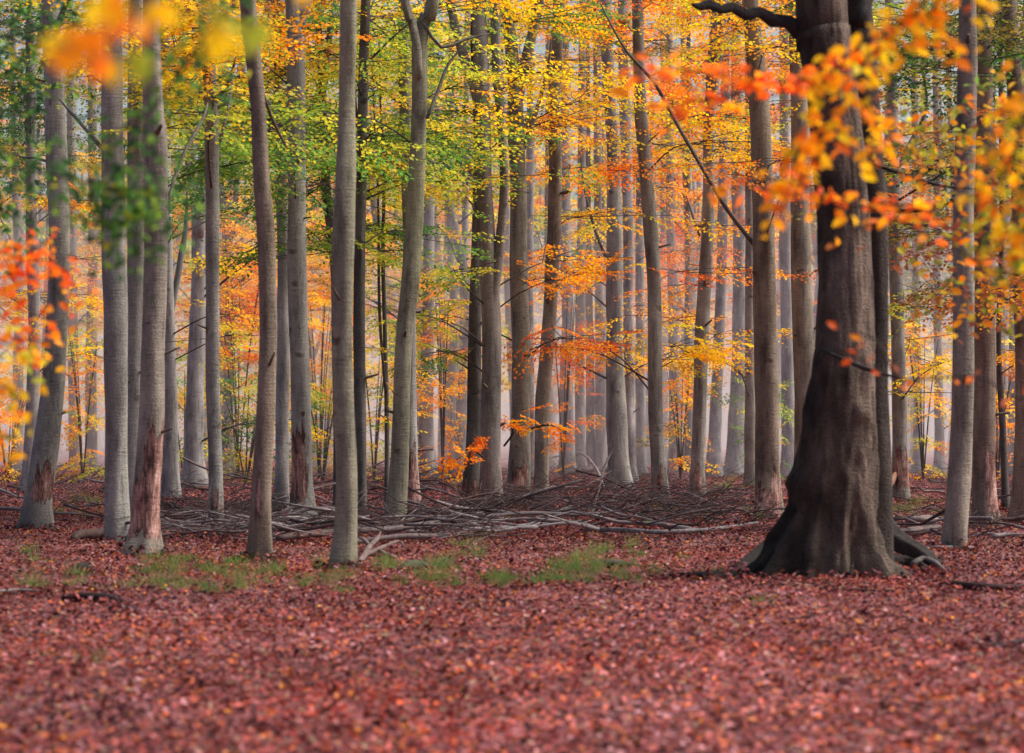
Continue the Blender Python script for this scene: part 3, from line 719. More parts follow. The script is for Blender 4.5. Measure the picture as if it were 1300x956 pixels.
# right
blob(1150, 70, 60, 70, 10, ['yelgreen', 'olive', 'green', 'yellow'], 42, 110, bright=.8)
blob(1175, 180, 50, 70, 10, ['olive', 'yelgreen', 'orange'], 42, 110, bright=.8)
blob(1175, 300, 50, 60, 7, ['olive', 'yelgreen', 'rust'], 45, 110, bright=.85)
blob(1170, 385, 50, 30, 4, ['olive', 'yelgreen'], 50, 110, spr=4)
blob(1160, 430, 25, 15, 2, ['yelgreen', 'yellow'], 80, 120, spr=3)
blob(1270, 60, 50, 60, 9, ['darkgreen', 'olive', 'green'], 42, 100, bright=.6)
blob(1275, 180, 40, 60, 7, ['darkgreen', 'olive', 'rust'], 42, 110, bright=.8)
blob(1275, 380, 40, 80, 6, ['rust', 'orange', 'olive'], 42, 110, bright=.8, spr=4)
blob(1265, 520, 30, 30, 3, ['rust', 'orange'], 80, 130, spr=3)

for cx_, cy_, rx_, ry_, n_, pl in ((275, 330, 45, 50, 7, ['orange', 'yellow']), (300, 430, 40, 40, 5, ['orange', 'yellow', 'yelgreen']), (405, 300, 25, 60, 4, ['orange', 'yellow']), (480, 350, 40, 60, 4, ['yelgreen', 'green', 'yellow']),
                (100, 330, 50, 70, 6, ['yellow', 'orange']), (20, 400, 40, 60, 5, ['yellow', 'orange']), (565, 330, 25, 50, 3, ['yelgreen', 'orange']), (740, 330, 50, 40, 4, ['yellow', 'orange']), (870, 420, 40, 40, 4, ['orange', 'yellow']), (1165, 440, 30, 40, 3, ['yellow', 'yelgreen'])):
    blob(cx_, cy_, rx_, ry_, n_, pl, 62, 125, spr=4, maxd=5)
for cx_, pl in ((60, ['darkgreen', 'green']), (150, ['green', 'yelgreen']), (240, ['green', 'green', 'yelgreen']), (340, ['orange', 'yellow']), (430, ['yelgreen', 'green']), (500, ['yelgreen', 'green']), (590, ['yelgreen', 'yellow']),
                (680, ['orange', 'yellow']), (760, ['orange', 'redorange']), (840, ['orange', 'olive']), (930, ['orange', 'yellow']), (1000, ['orange']), (1140, ['olive', 'yelgreen']), (1200, ['olive', 'green']), (1280, ['darkgreen', 'olive'])):
    blob(cx_, 8, 45, 24, 3, pl, 50, 130)
# the leafy sapling carries its own small sprays all the way up
SAP = [t for t in TREES if t.root.name.startswith('beech_sapling')][0]
for k in range(46):
    py = r.uniform(90, 560); px = np.interp(py, [90, 250, 430, 560], [478, 484, 488, 490]) + r.normal(0, 3)
    add_spray(SAP.crown, at(px, py, SAP.Y + r.uniform(-.3, .3)), r.uniform(0, 6.28), r.normal(-.2, .3), r.uniform(.3, .6), ['yelgreen', 'green', 'yelgreen', 'orange' if py < 400 else 'yellow'][r.integers(4)], .075, r, keep=.5)
# two small bright sprays low on the middle group
mid = [t for t in TREES if 'forked dark' in t.root['label']][0]
mid2 = [t for t in TREES if 'ridged dark' in t.root['label']][0]
def low_spray(t, pts, pal, n):
    path = [list(at(px, py, t.Y + dy)) + [w / FPX * t.Y / 2] for (px, py, dy, w) in pts]
    t.limbs.append(path)
    for k in range(n):
        a = path[-1 if k % 2 else -2]; q = np.array(a[:3]) + r.normal(0, .13, 3)
        add_spray(t.crown, q, r.uniform(0, 6.28), r.normal(-.25, .3), r.uniform(.3, .5), pal, .085, r, keep=.55, roll=r.normal(0, .4))
low_spray(mid, [(612, 580, -.35, 3), (600, 570, -.8, 2.5), (588, 578, -1.1, 2), (580, 584, -1.3, 2)], 'orange', 7)
low_spray(mid, [(615, 568, -.35, 3), (606, 556, -.8, 2), (600, 552, -1.0, 2)], 'redorange', 2)
low_spray(mid2, [(640, 566, -.3, 3), (652, 549, -.7, 3), (648, 538, -1, 2), (662, 534, -1.1, 2)], 'orange', 8)
low_spray(mid2, [(670, 545, -.2, 3), (690, 540, -.9, 3), (700, 540, -1.1, 2), (712, 545, -1.2, 2)], 'orange', 8)

# finish crowns: high foliage above the picture too, then the limbs
for t in TREES:
    if t is not SAP:
        zf = CAMH + HY / FPX * t.Y
        for k in range(2):
            z = r.uniform(zf + 2.0, t.top - .5)
            a = lerp_at(t.R, z); an = r.uniform(0, 6.28); d = r.uniform(1, 2.6)
            clump(t, (a[0] + math.cos(an) * d, a[1] + math.sin(an) * d, z + .4), ['yellow', 'orange', 'yelgreen', 'green'][r.integers(4)], 2, 1.2, .11)
    for path in t.limbs:
        m = Mesh(); add_tube(m, path, 6, np.array((.09, .075, .072)), rough=.12, step=.35, seed=r.uniform(0, 50))
        for q in t.twigs.get(id(path), ()): add_tube(m, q, 4, np.array((.10, .085, .08)), rough=.1, step=.5)
        m.build('branch', BARK, t.root, t.base)
    if t.crown.n: t.crown.build('crown', LEAF, t.root, t.base, smooth=False)

# ------------------------------------------------------------------ far trees: shared meshes, one Empty + trunk + crown each
rf_ = np.random.default_rng(77)
def far_trunk(seed, fork):
    m = Mesh(); rr = np.random.default_rng(seed)
    b1, b2 = rr.normal(0, .25), rr.normal(0, .35)
    R = [[0, 0, -.4, .27], [0, 0, 0, .27], [b1 * .3, 0, 3, .235], [b1, 0, 7, .21], [b1 + b2, 0, 12, .17], [b1 + b2 * 1.6, 0, 18, .12], [b1 + b2 * 1.8, 0, 24, .05]]
    trunk_mesh(m, np.array(R), 'pale', seed, .4, (), .1 * (seed % 3), segs=10, step=.8)
    if fork:
        s = 1 if seed % 2 else -1; h = rr.uniform(5, 8)
        add_tube(m, [[b1 * .8, 0, h, .13], [b1 + s * .6, .2, h + 1.8, .12], [b1 + s * 1.0, .2, h + 5, .1], [b1 + s * 1.3, .3, 20, .05]], 8, TINT['pale'], step=.8, seed=seed)
    for k in range(5):
        h = rr.uniform(4, 14); a = rr.uniform(0, 6.28); l = rr.uniform(1.2, 3)
        add_tube(m, [[b1 * .8 + b2 * max(0, (h - 7) / 5), 0, h, .045], [math.cos(a) * l * .5 + b1, math.sin(a) * l * .5, h + l * .5, .03], [math.cos(a) * l + b1, math.sin(a) * l, h + l * .8, .012]], 5, (.12, .10, .10), step=.8)
    return m.build('trunk', BARK)
far_tr = [far_trunk(s, s % 3 == 0) for s in range(8)]
def far_crown(seed, pals, lo, n):
    m = Mesh(); rr = np.random.default_rng(100 + seed)
    for k in range(n):
        h = lo + (21 - lo) * rr.random() ** 1.1; a = rr.uniform(0, 6.28); d = (.4 + 2.7 * math.sqrt(rr.random())) * (1 if h < 16 else .7)
        add_spray(m, (math.cos(a) * d, math.sin(a) * d, h), a + rr.normal(0, .7), rr.normal(-.15, .25), rr.uniform(.9, 1.5), pals[rr.integers(len(pals))], .18, rr, roll=rr.normal(0, .4), bright=rr.uniform(.7, 1.15), keep=.7)
    return m.build('crown', LEAF, smooth=False)
far_cr = {
 'warm': [far_crown(1, ['orange', 'yellow'], 3.2, 46), far_crown(2, ['orange', 'yellow', 'yellow'], 4.5, 46), far_crown(3, ['yellow', 'yelgreen'], 3.5, 46)],
 'left': [far_crown(4, ['yellow', 'orange', 'yelgreen'], 3.2, 46), far_crown(5, ['yelgreen', 'green'], 3.0, 46), far_crown(6, ['orange', 'yellow'], 2.6, 46)],
 'red':  [far_crown(7, ['redorange', 'orange'], 5.5, 46), far_crown(8, ['redorange', 'rust', 'orange'], 6.5, 46), far_crown(9, ['orange', 'yellow'], 6, 46)],
 'dim':  [far_crown(10, ['olive', 'yelgreen'], 5.5, 46), far_crown(11, ['rust', 'olive', 'orange'], 5, 46), far_crown(12, ['darkgreen', 'olive'], 6, 46)],
}
first_use = {}
placed = [(t.base[0], t.base[1]) for t in TREES]
def use(proto):                    # the prototype itself serves the first time, copies afterwards
    if proto.name not in first_use:
        first_use[proto.name] = 1; return proto
    c = proto.copy(); col.objects.link(c); return c
count = 0; tries = 0
while count < 150 and tries < 6000:
    tries += 1
    Y = 98 + 150 * rf_.random() ** .9
    px = rf_.uniform(-170, 1470); x = (px - CX) / FPX * Y
    if any((x - a) ** 2 + (y_ - Y) ** 2 * .15 < 1.0 for a, y_ in placed): continue
    placed.append((x, Y)); count += 1
    rt = thing('beech_tree', 'slender far beech fading into the lilac mist', 'tree', (x, Y, gz(x, Y)), 'far beech trees fading into the mist')
    rt.rotation_euler = (rf_.normal(0, .028), rf_.normal(0, .028), rf_.uniform(0, 6.28)); s = rf_.uniform(.75, 1.15); rt.scale = (s * rf_.uniform(.8, 1.3), s * rf_.uniform(.8, 1.2), s)
    k = use(far_tr[rf_.integers(len(far_tr))]); k.parent = rt
    zone = 'left' if px < 320 else 'warm' if px < 760 else 'red' if px < 1080 else 'dim'
    if rf_.random() < .2: zone = 'warm'
    k = use(far_cr[zone][rf_.integers(3)]); k.parent = rt
for lst in [far_tr] + list(far_cr.values()):
    for o in lst:
        if o.parent is None: bpy.data.objects.remove(o)

# shrubs in the far gap on the left
def shrub(label, px, py, w, h, pals, n):
    Y = gdepth(py); b = ground_at(px, py); rt = thing('shrub', label, 'shrub', b)
    m = Mesh()
    for k in range(n):
        q = np.array([r.normal(0, w / 2.4), r.normal(0, w / 2.4), h * r.random() ** .8])
        add_spray(m, q, r.uniform(0, 6.28), r.normal(0, .4), r.uniform(.7, 1.1), pals[r.integers(len(pals))], .095, r, roll=r.normal(0, .4))
    m.build('foliage', LEAF, rt, smooth=False)
    m = Mesh()
    for k in range(7):
        a = r.uniform(0, 6.28)
        add_tube(m, [[0, 0, -.1, .03], [math.cos(a) * w * .2, math.sin(a) * w * .2, h * .5, .02], [math.cos(a) * w * .45, math.sin(a) * w * .45, h * .9, .008]], 5, (.09, .075, .07), step=.3, seed=k)
    m.build('stem', BARK, rt)
shrub('green and yellow shrub in the far gap left of the curving beech', 312, 613, 1.7, 3.3, ['green', 'yelgreen', 'darkgreen'], 60)
shrub('yellow-green shrub in the far gap right of the pink peeled trunk', 234, 612, 1.4, 4.0, ['yelgreen', 'yellow', 'green'], 55)
shrub('orange shrub glowing far behind the left edge', 10, 612, 1.4, 3.2, ['orange', 'yellow'], 45)
shrub('dull green shrub far behind the straight red scarred beech', 410, 611, 1.3, 3.4, ['green', 'yelgreen', 'olive'], 40)

def far_wood():
    m = Mesh()
    for k in range(170):
        Y = rf_.uniform(262, 325); x = rf_.uniform(-62, 62); s = rf_.uniform(.15, .3)
        add_tube(m, [[x, Y, -.5, s], [x + rf_.normal(0, .3), Y, 9, s * .8], [x + rf_.normal(0, .8), Y, 26, s * .4]], 6, np.array((.16, .14, .15)), step=4)
    for k in range(1500):
        h = 2 + 36 * rf_.random() ** 1.1
        add_spray(m, (rf_.uniform(-64, 64), rf_.uniform(275, 328), h), rf_.uniform(0, 6.28), rf_.normal(0, .4), rf_.uniform(2.2, 4), ['olive', 'rust', 'olive', 'darkgreen', 'orange'][rf_.integers(5)], .6, rf_, roll=rf_.normal(0, .4), bright=rf_.uniform(.5, .9))
    o = m.build('far_wood', LEAF, smooth=False); o['kind'] = 'stuff'; o['label'] = 'far edge of the wood dissolving into mist'; o['category'] = 'wood'
far_wood()

for lab, px, py, w_, h_, pals, n_ in (
    ('orange understorey shrub glowing in the gap just left of the middle stems', 562, 612, .6, 6.4, ['orange', 'orange', 'yellow'], 46),
    ('yellow-brown shrub far behind the clean curved beech', 864, 611, 1.0, 4.0, ['yellow', 'orange', 'olive'], 40),
    ('yellow-green shrub far behind the algae streaked trunk', 968, 612, .6, 4.0, ['yelgreen', 'green'], 28),
    ('golden shrub far behind the lone smooth pole', 1172, 611, 1.1, 5.0, ['yellow', 'yelgreen', 'orange'], 50),
    ('rusty shrub far back beside the rightmost trunks', 1266, 612, 1.1, 4.0, ['rust', 'orange', 'yellow'], 40),
    ('golden shrub far behind the left misty trunks', 105, 611, 1.3, 5.0, ['yellow', 'yelgreen', 'orange'], 50),
    ('orange shrub far behind the slim upright beech', 302, 607, 1.7, 7.6, ['orange', 'yellow', 'redorange'], 80),
    ('pale orange shrub far back between scarred beech and pole trunk', 405, 608, 1.1, 6.6, ['orange', 'yellow'], 46),
    ('yellow-green shrub far back beside the leafy sapling', 475, 611, 1.0, 4.6, ['yelgreen', 'yellow'], 34),
    ('orange shrub far behind the row of misty trunks at centre', 715, 607, 1.0, 7.0, ['orange', 'redorange'], 40)):
    shrub(lab, px, py, w_, h_, pals, n_)

# ------------------------------------------------------------------ foreground sprays hanging into the view
rh = np.random.default_rng(5)
def hanging(label, Y, twigs, pals, leaf=.078, gap=.03, droop=.6, group=None, wood=(.07, .055, .05), spread=.35, only=None):
    """twigs: list of photo paths; leaves grow alternately along each"""
    p0 = at(twigs[0][0][0], twigs[0][0][1], Y)
    rt = thing('overhanging_branch', label, 'branch', p0, group)
    mt, ml = Mesh(), Mesh()
    for tw in twigs:
        R = []; q0 = tw[0]; z0_ = tuple(q0[2:])
        if q0[0] < 0: tw = [(q0[0] - 260, q0[1] - 150) + z0_] + list(tw)
        elif q0[0] > 1300: tw = [(q0[0] + 260, q0[1] - 150) + z0_] + list(tw)
        elif q0[1] < 0: tw = [(q0[0] + 40, q0[1] - 260) + z0_] + list(tw)
        for i, q in enumerate(tw):
            p = at(q[0], q[1], Y + (q[2] if len(q) > 2 else 0)); R.append([p.x, p.y, p.z, .009 - .006 * i / max(1, len(tw) - 1)])
        add_tube(mt, R, 6, wood, rough=.1, step=.08, seed=Y + R[0][0])
        P = resample(R, .02); seg = np.linalg.norm(np.diff(P[:, :3], axis=0), axis=1); s = np.r_[0, np.cumsum(seg)]
        n = int(s[-1] / gap)
        for j in range(n):
            d = (j + rh.random()) * gap
            p = np.array([np.interp(d, s, P[:, k]) for k in range(3)])
            a = rh.uniform(0, 6.28)
            ax = np.array([[math.cos(a), math.sin(a) * .8, rh.normal(-droop, .35)]])
            nr = np.array([[rh.normal(0, .7), rh.normal(-.5, .7), .7]])
            l = leaf * rh.uniform(.75, 1.2)
            off = rh.normal(0, spread * leaf, 3)
            c = pick(pals[rh.integers(len(pals))], 1, rh) * rh.uniform(.85, 1.2)
            V, F = leaf_fine((p + off)[None], ax, nr, np.array([l]), np.array([l * .62]))
            ml.add(V, F, np.repeat(c, 9, 0))
    for (px, py, pal, k) in (only or ()):
        for j in range(max(1, k - 1)):
            p = np.array(at(px + rh.normal(0, 9), py + rh.normal(0, 9), Y + rh.normal(0, .05)))
            ax = np.array([[rh.normal(0, 1), rh.normal(0, .3), -.6]]); nr = np.array([[rh.normal(0, .3), -1, rh.normal(.3, .3)]])
            c = np.array(PAL[pal][0][0]) * 1.05; l = leaf * rh.uniform(.9, 1.2)
            V, F = leaf_fine(p[None] - ax / np.linalg.norm(ax) * l * .5, ax, nr, np.array([l]), np.array([l * .68])); ml.add(V, F, np.repeat(c[None], 9, 0))
    mt.build('twig', STICK, rt, p0)
    ml.build('foliage', LEAF, rt, p0, smooth=False)
    return rt
hanging('out of focus orange leafy branch hanging in front of the huge old beech', 14,
        [[(1390, -120), (1290, -60), (1200, -15), (1150, 20), (1105, 70, -.2), (1080, 120, -.3), (1066, 170, -.3)], [(1180, -10), (1110, 45), (1060, 85), (1030, 135), (1015, 190), (1000, 250), (978, 290)],
         [(1105, 70), (1085, 100), (1112, 150), (1105, 190), (1085, 215)], [(1060, 85), (1040, 110), (1050, 150), (1025, 215), (1005, 250)], [(1200, -15), (1175, 15), (1200, 40), (1215, 80)], [(1230, -30), (1240, 0), (1255, 15)],
         [(1120, 40), (1150, 60), (1175, 30)]],
        ['yellow', 'orange', 'yellow', 'orange'], leaf=.088, gap=.020, spread=.5)
hanging('out of focus yellow and orange branch drooping at the right edge', 13.5,
        [[(1400, 60), (1330, 90), (1290, 115), (1265, 170), (1250, 220), (1240, 270)], [(1290, 115), (1300, 160), (1270, 230), (1260, 270), (1250, 300)], [(1340, 180), (1300, 240), (1285, 300), (1290, 345), (1270, 340)], [(1330, 260), (1295, 310), (1270, 320), (1248, 330)]],
        ['yellow', 'orange', 'yelgreen'], leaf=.086, gap=.019, spread=.55)
hanging('blurred yellow and orange leaves at the very top left, closest to the viewer', 6.0,
        [[(-120, -60), (-20, 20), (60, 55), (100, 62), (120, 75)], [(240, -120), (160, -20), (140, 20), (150, 60), (155, 90)], [(260, -130), (205, -20), (190, 25)], [(300, -140), (262, -20), (268, 25), (285, 50)], [(420, -90), (350, 10), (318, 50)]],
        ['yellow', 'orange', 'yelgreen'], leaf=.066, gap=.3, spread=.1, only=[(69, 60, 'yellow', 3), (88, 68, 'orange', 3), (106, 64, 'orange', 4), (122, 62, 'orange', 3), (112, 78, 'redorange', 2), (140, 15, 'yellow', 3), (128, 30, 'yellow', 2), (152, 44, 'redorange', 3), (166, 76, 'yelgreen', 3), (152, 94, 'yellow', 2), (193, 23, 'yellow', 4), (183, 36, 'orange', 2), (200, 5, 'yellow', 2), (265, 25, 'yelgreen', 2), (281, 48, 'yellow', 4), (312, 46, 'yelgreen', 3), (326, 50, 'yelgreen', 3), (150, 5, 'orange', 2)])
hanging('soft green leafy branch hanging across the two grey left trunks', 14,
        [[(330, -60), (250, 60), (200, 130), (165, 165), (140, 190)], [(-60, 200), (40, 215), (120, 235), (170, 255), (210, 280)], [(120, 235), (150, 240), (200, 240), (225, 265)], [(120, 235), (112, 262), (130, 290), (118, 305)], [(150, 240), (165, 280), (200, 270)], [(150, 260), (170, 300), (178, 330)]],
        ['green', 'darkgreen', 'green', 'darkgreen'], leaf=.062, gap=.0062, spread=1.7)
hanging('dark green leafy branch filling the top left corner', 24,
        [[(-80, 20), (0, 45), (40, 58), (90, 62)], [(-60, 80), (0, 100), (25, 120), (38, 150)], [(-60, 180), (-10, 190), (15, 210), (28, 240)], [(-40, 240), (-5, 260), (20, 280), (30, 300)], [(30, 50), (80, 36), (130, 30)]],
        ['darkgreen', 'green', 'darkgreen'], leaf=.08, gap=.0060, spread=2.3)
hanging('soft red-orange leafy branch low at the left edge', 17,
        [[(-70, 300), (0, 320), (50, 330), (95, 325)], [(-60, 345), (10, 350), (60, 352), (100, 365)], [(-60, 390), (0, 385), (40, 400), (85, 410)], [(-50, 420), (0, 430), (40, 430), (70, 440)], [(10, 350), (50, 310), (80, 300)]],
        ['redorange', 'redorange', 'orange'], leaf=.075, gap=.0125, droop=.2, spread=.9)
hanging('yellow leafy twig drooping at the left edge below the red one', 15,
        [[(-60, 400), (-10, 430), (20, 440), (48, 465)], [(-60, 460), (-5, 485), (20, 500), (38, 525)], [(-40, 545), (0, 555), (22, 553)]],
        ['yellow', 'orange', 'yelgreen'], leaf=.08, gap=.011, droop=.5, spread=.8)
hanging('blurred red twig reaching across left of the old beech crown', 15,
        [[(1120, 60), (1040, 95), (960, 105), (900, 92), (840, 88), (770, 102)], [(960, 105), (920, 125), (880, 128), (830, 140)], [(1040, 95), (1000, 112), (965, 130)]],
        ['redorange', 'redorange', 'orange'], leaf=.085, gap=.017, droop=.15, spread=.5)
hanging('blurred red twig hanging level with the middle of the red-brown beech', 15,
        [[(1180, 300), (1120, 270), (1060, 255), (1000, 245), (930, 238), (895, 248)], [(1060, 255), (1010, 232), (965, 225)], [(1190, 270), (1150, 262), (1110, 258), (1080, 268)]],
        ['redorange', 'orange', 'redorange'], leaf=.08, gap=.026, droop=.2, spread=.5)
hanging('thin twig with few red leaves crossing the old beech trunk low down', 16,
        [[(1320, 340), (1240, 330), (1180, 285), (1130, 280), (1060, 300), (1022, 335)], [(1330, 500), (1240, 478), (1140, 482), (1100, 460), (1040, 425)], [(1140, 482), (1110, 430), (1070, 420), (1045, 412)]],
        ['redorange', 'redorange', 'rust'], leaf=.075, gap=.11, droop=.2, spread=.35)
hanging('dim olive and orange leafy branch between the old beech and the lone pole', 23,
        [[(1360, 150), (1280, 140), (1215, 160), (1160, 175), (1120, 165)], [(1320, 230), (1250, 225), (1190, 215), (1150, 205)], [(1330, 380), (1270, 375), (1225, 372), (1180, 365)], [(1340, 300), (1260, 290), (1215, 300), (1170, 310)]],
        ['olive', 'yelgreen', 'rust', 'orange'], leaf=.09, gap=.008, droop=.4, spread=1.9)
hanging('dark bare limb with sparse green leaves crossing the top left corner', 22,
        [[(-80, 60), (0, 48), (50, 36), (100, 8), (150, -40)], [(50, 36), (80, 60), (110, 50)]],
        ['darkgreen', 'olive'], leaf=.08, gap=.05, spread=1.5)

# ------------------------------------------------------------------ forest floor
def floor():
    xs = np.r_[np.linspace(-400, -26, 24)[:-1], np.linspace(-26, 26, 150), np.linspace(26, 400, 24)[1:]]
    ys = np.r_[np.linspace(-60, 8, 10)[:-1], np.linspace(8, 60, 170), np.linspace(60, 150, 90)[1:], np.linspace(150, 900, 40)[1:]]
    V = [(x, y, gz(x, y) if abs(x) < 40 and 5 < y < 260 else gz(x, y)) for y in ys for x in xs]
    nx = len(xs); F = [(j * nx + i, j * nx + i + 1, (j + 1) * nx + i + 1, (j + 1) * nx + i) for j in range(len(ys) - 1) for i in range(nx - 1)]
    m = Mesh(); m.add(V, F, np.full((len(V), 3), .2)); o = m.build('ground', FLOOR)
    o['kind'] = 'structure'; o['label'] = 'forest floor under red-brown beech leaves'
floor()

rl = np.random.default_rng(11)
def litter():
    m = Mesh()
    n = 235000
    Y = 10 + (62 - 10) * rl.random(n) ** 1.05
    half = .18 * Y * 1.15 + 2.2
    x = rl.uniform(-1, 1, n) * half
    # a little clumping
    keep = np.array([noise.noise(Vector((a * .8, b * .5, 2))) > -2 for a, b in zip(x, Y)])
    x, Y = x[keep], Y[keep]; n = len(x)
    z = np.array([gz(a, b) for a, b in zip(x, Y)]) + rl.uniform(.004, .035, n)
    a = rl.uniform(0, 6.28, n)
    ax = np.c_[np.cos(a), np.sin(a), rl.normal(0, .35, n)]; nr = np.c_[rl.normal(0, .5, n), rl.normal(-.15, .5, n), np.ones(n)]
    ln = rl.uniform(.03, .078, n); wd = ln * rl.uniform(.5, .72, n)
    c = pick('litter', n, rl) * rl.uniform(.62, 1.38, (n, 1)) * np.array([.86, .79, 1.0])
    pn = np.array([noise.noise(Vector((q * .25, w * .16, 5))) for q, w in zip(x, Y)])
    pm = np.array([noise.noise(Vector((q * 1.1, w * .8, 8))) for q, w in zip(x, Y)])
    c *= (1 + .45 * pn + .58 * pm)[:, None]
    ph = np.array([noise.noise(Vector((q * .5, w * .35, 21))) for q, w in zip(x, Y)])
    c *= 1 + ph[:, None] * np.array([.10, -.35, -.55])
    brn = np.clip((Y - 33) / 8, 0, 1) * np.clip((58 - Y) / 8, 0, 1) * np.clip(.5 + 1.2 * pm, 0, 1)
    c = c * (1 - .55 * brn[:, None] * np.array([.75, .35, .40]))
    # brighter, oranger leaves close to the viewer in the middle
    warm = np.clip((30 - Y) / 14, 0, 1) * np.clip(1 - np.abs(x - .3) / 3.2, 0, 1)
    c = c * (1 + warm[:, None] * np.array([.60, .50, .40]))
    og = (rl.random(n) < .03 + .16 * np.clip(pn + .2 * pm, 0, 1)); c[og] = np.array((.46, .13, .05)) * rl.uniform(.7, 1.3, (og.sum(), 1))
    tn = rl.random(n) < .06; c[tn] = np.array((.36, .22, .15)) * rl.uniform(.6, 1.3, (tn.sum(), 1))
    br = rl.random(n) < .010; c[br] = np.array((.75, .28, .04))
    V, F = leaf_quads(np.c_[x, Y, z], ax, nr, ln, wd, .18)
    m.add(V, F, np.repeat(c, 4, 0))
    # leaves drifted against the trunk feet and caught in the brush line
    P = []
    nf = 70000; Yf = 60 + 62 * rl.random(nf); xf = rl.uniform(-1, 1, nf) * (.18 * Yf * 1.15)
    P.append(np.c_[xf, Yf, np.array([gz(q, w) for q, w in zip(xf, Yf)]) + rl.uniform(.005, .05, nf)])
    for t in TREES:
        if t.Y > 75: continue
        rad = t.R[1][3] * (2.0 if t is OLD else 1.25); k = 420 if t is OLD else 170
        a = rl.uniform(0, 6.28, k); d = rad + np.abs(rl.normal(0, .16, k)); zz = np.clip(.13 - (d - rad) * .35, .01, .13) * rl.random(k)
        P.append(np.c_[t.base[0] + np.cos(a) * d, t.base[1] + np.sin(a) * d, t.base[2] + zz])
    for (n_, pxr, pyr, lift) in ((2600, (600, 950), (640, 688), .22), (1200, (205, 330), (655, 692), .2), (1600, (335, 600), (655, 694), .2)):
        for k in range(n_):
            b = ground_at(rl.uniform(*pxr), rl.uniform(*pyr)); P.append(np.array([[b.x, b.y, b.z + lift * rl.random() ** 2]]))
    for (pa, pb, k) in (((80, 767), (158, 771), 50), ((139, 781), (173, 782), 24), ((851, 738), (940, 738), 50), ((1190, 752), (1296, 752), 60), ((1210, 822), (1310, 821), 60), ((1010, 733), (1120, 735), 120), ((940, 728), (1010, 732), 50)):
        for j in range(k):
            u = rl.random(); b = ground_at(pa[0] + (pb[0] - pa[0]) * u, pa[1] + (pb[1] - pa[1]) * u + rl.normal(1.5, 2)); P.append(np.array([[b.x, b.y, b.z + rl.uniform(.01, .07)]]))
    P = np.concatenate(P); k = len(P); a = rl.uniform(0, 6.28, k)
    V, F = leaf_quads(P, np.c_[np.cos(a), np.sin(a), rl.normal(0, .5, k)], np.c_[rl.normal(0, .6, k), rl.normal(-.3, .6, k), np.ones(k)], rl.uniform(.06, .11, k), rl.uniform(.035, .065, k), .18)
    m.add(V, F, np.repeat(pick('litter', k, rl) * rl.uniform(.5, 1.4, (k, 1)) * np.array([.86, .79, 1.0]), 4, 0))
    o = m.build('leaf_litter', LITTER, smooth=False)
    o['kind'] = 'stuff'; o['label'] = 'red-brown fallen beech leaves covering the forest floor'; o['category'] = 'leaf litter'
litter()

def grass():
    m = Mesh(); rg = np.random.default_rng(31)
    spots = [(203, 735, 22, 14, 34), (273, 728, 30, 20, 46), (341, 728, 14, 12, 18), (420, 722, 14, 8, 18), (487, 720, 14, 10, 22), (553, 728, 18, 12, 24), (600, 696, 16, 12, 24), (627, 740, 16, 9, 20), (738, 729, 34, 11, 46),
             (1150, 648, 40, 12, 70), (905, 620, 30, 15, 34), (105, 648, 28, 8, 26), (42, 742, 14, 5, 10), (97, 738, 14, 6, 12), (790, 712, 30, 14, 26), (660, 648, 14, 14, 14), (400, 735, 40, 8, 20), (300, 742, 90, 6, 30), (560, 742, 90, 6, 34),
             (955, 612, 12, 5, 22), (780, 606, 30, 8, 22), (560, 610, 30, 10, 20), (962, 763, 8, 4, 5), (860, 655, 60, 12, 30), (820, 735, 60, 8, 24), (180, 752, 60, 5, 12), (30, 712, 20, 4, 8), (100, 830, 18, 8, 5), (440, 610, 30, 8, 12), (380, 625, 30, 8, 12)]
    for (px, py, rx, ry, n) in spots:
        for k in range(int(n * .72)):
            b = ground_at(rg.normal(px, rx * .85), max(595, rg.normal(py, ry * .75)))
            nb = rg.integers(8, 44); hh = rg.uniform(.05, .30) * (1 if rg.random() < .5 else .6) * (1 if py > 680 else 1.3)
            a = rg.uniform(0, 6.28, nb); off = rg.normal(0, .055, (nb, 2))
            ax = np.c_[np.cos(a) * .5, np.sin(a) * .5, rg.uniform(.5, 1.2, nb)]
            nr = np.c_[-np.sin(a), np.cos(a), rg.normal(0, .2, nb)]
            ln = hh * rg.uniform(.5, 1.2, nb); wd = rg.uniform(.004, .010, nb)
            base = np.array([(.19, .34, .08), (.26, .34, .09), (.34, .31, .14), (.14, .27, .07)])[rg.integers(4)]
            c = base * rg.uniform(.7, 1.25, (nb, 1))
            V, F = leaf_quads(np.c_[b.x + off[:, 0], b.y + off[:, 1], np.full(nb, b.z)], ax, nr, ln, wd, 0)
            m.add(V, F, np.repeat(c, 4, 0))
    o = m.build('grass', GRASS, smooth=False); o['kind'] = 'stuff'; o['label'] = 'thin green grass and weeds growing through the leaves'; o['category'] = 'grass'
grass()

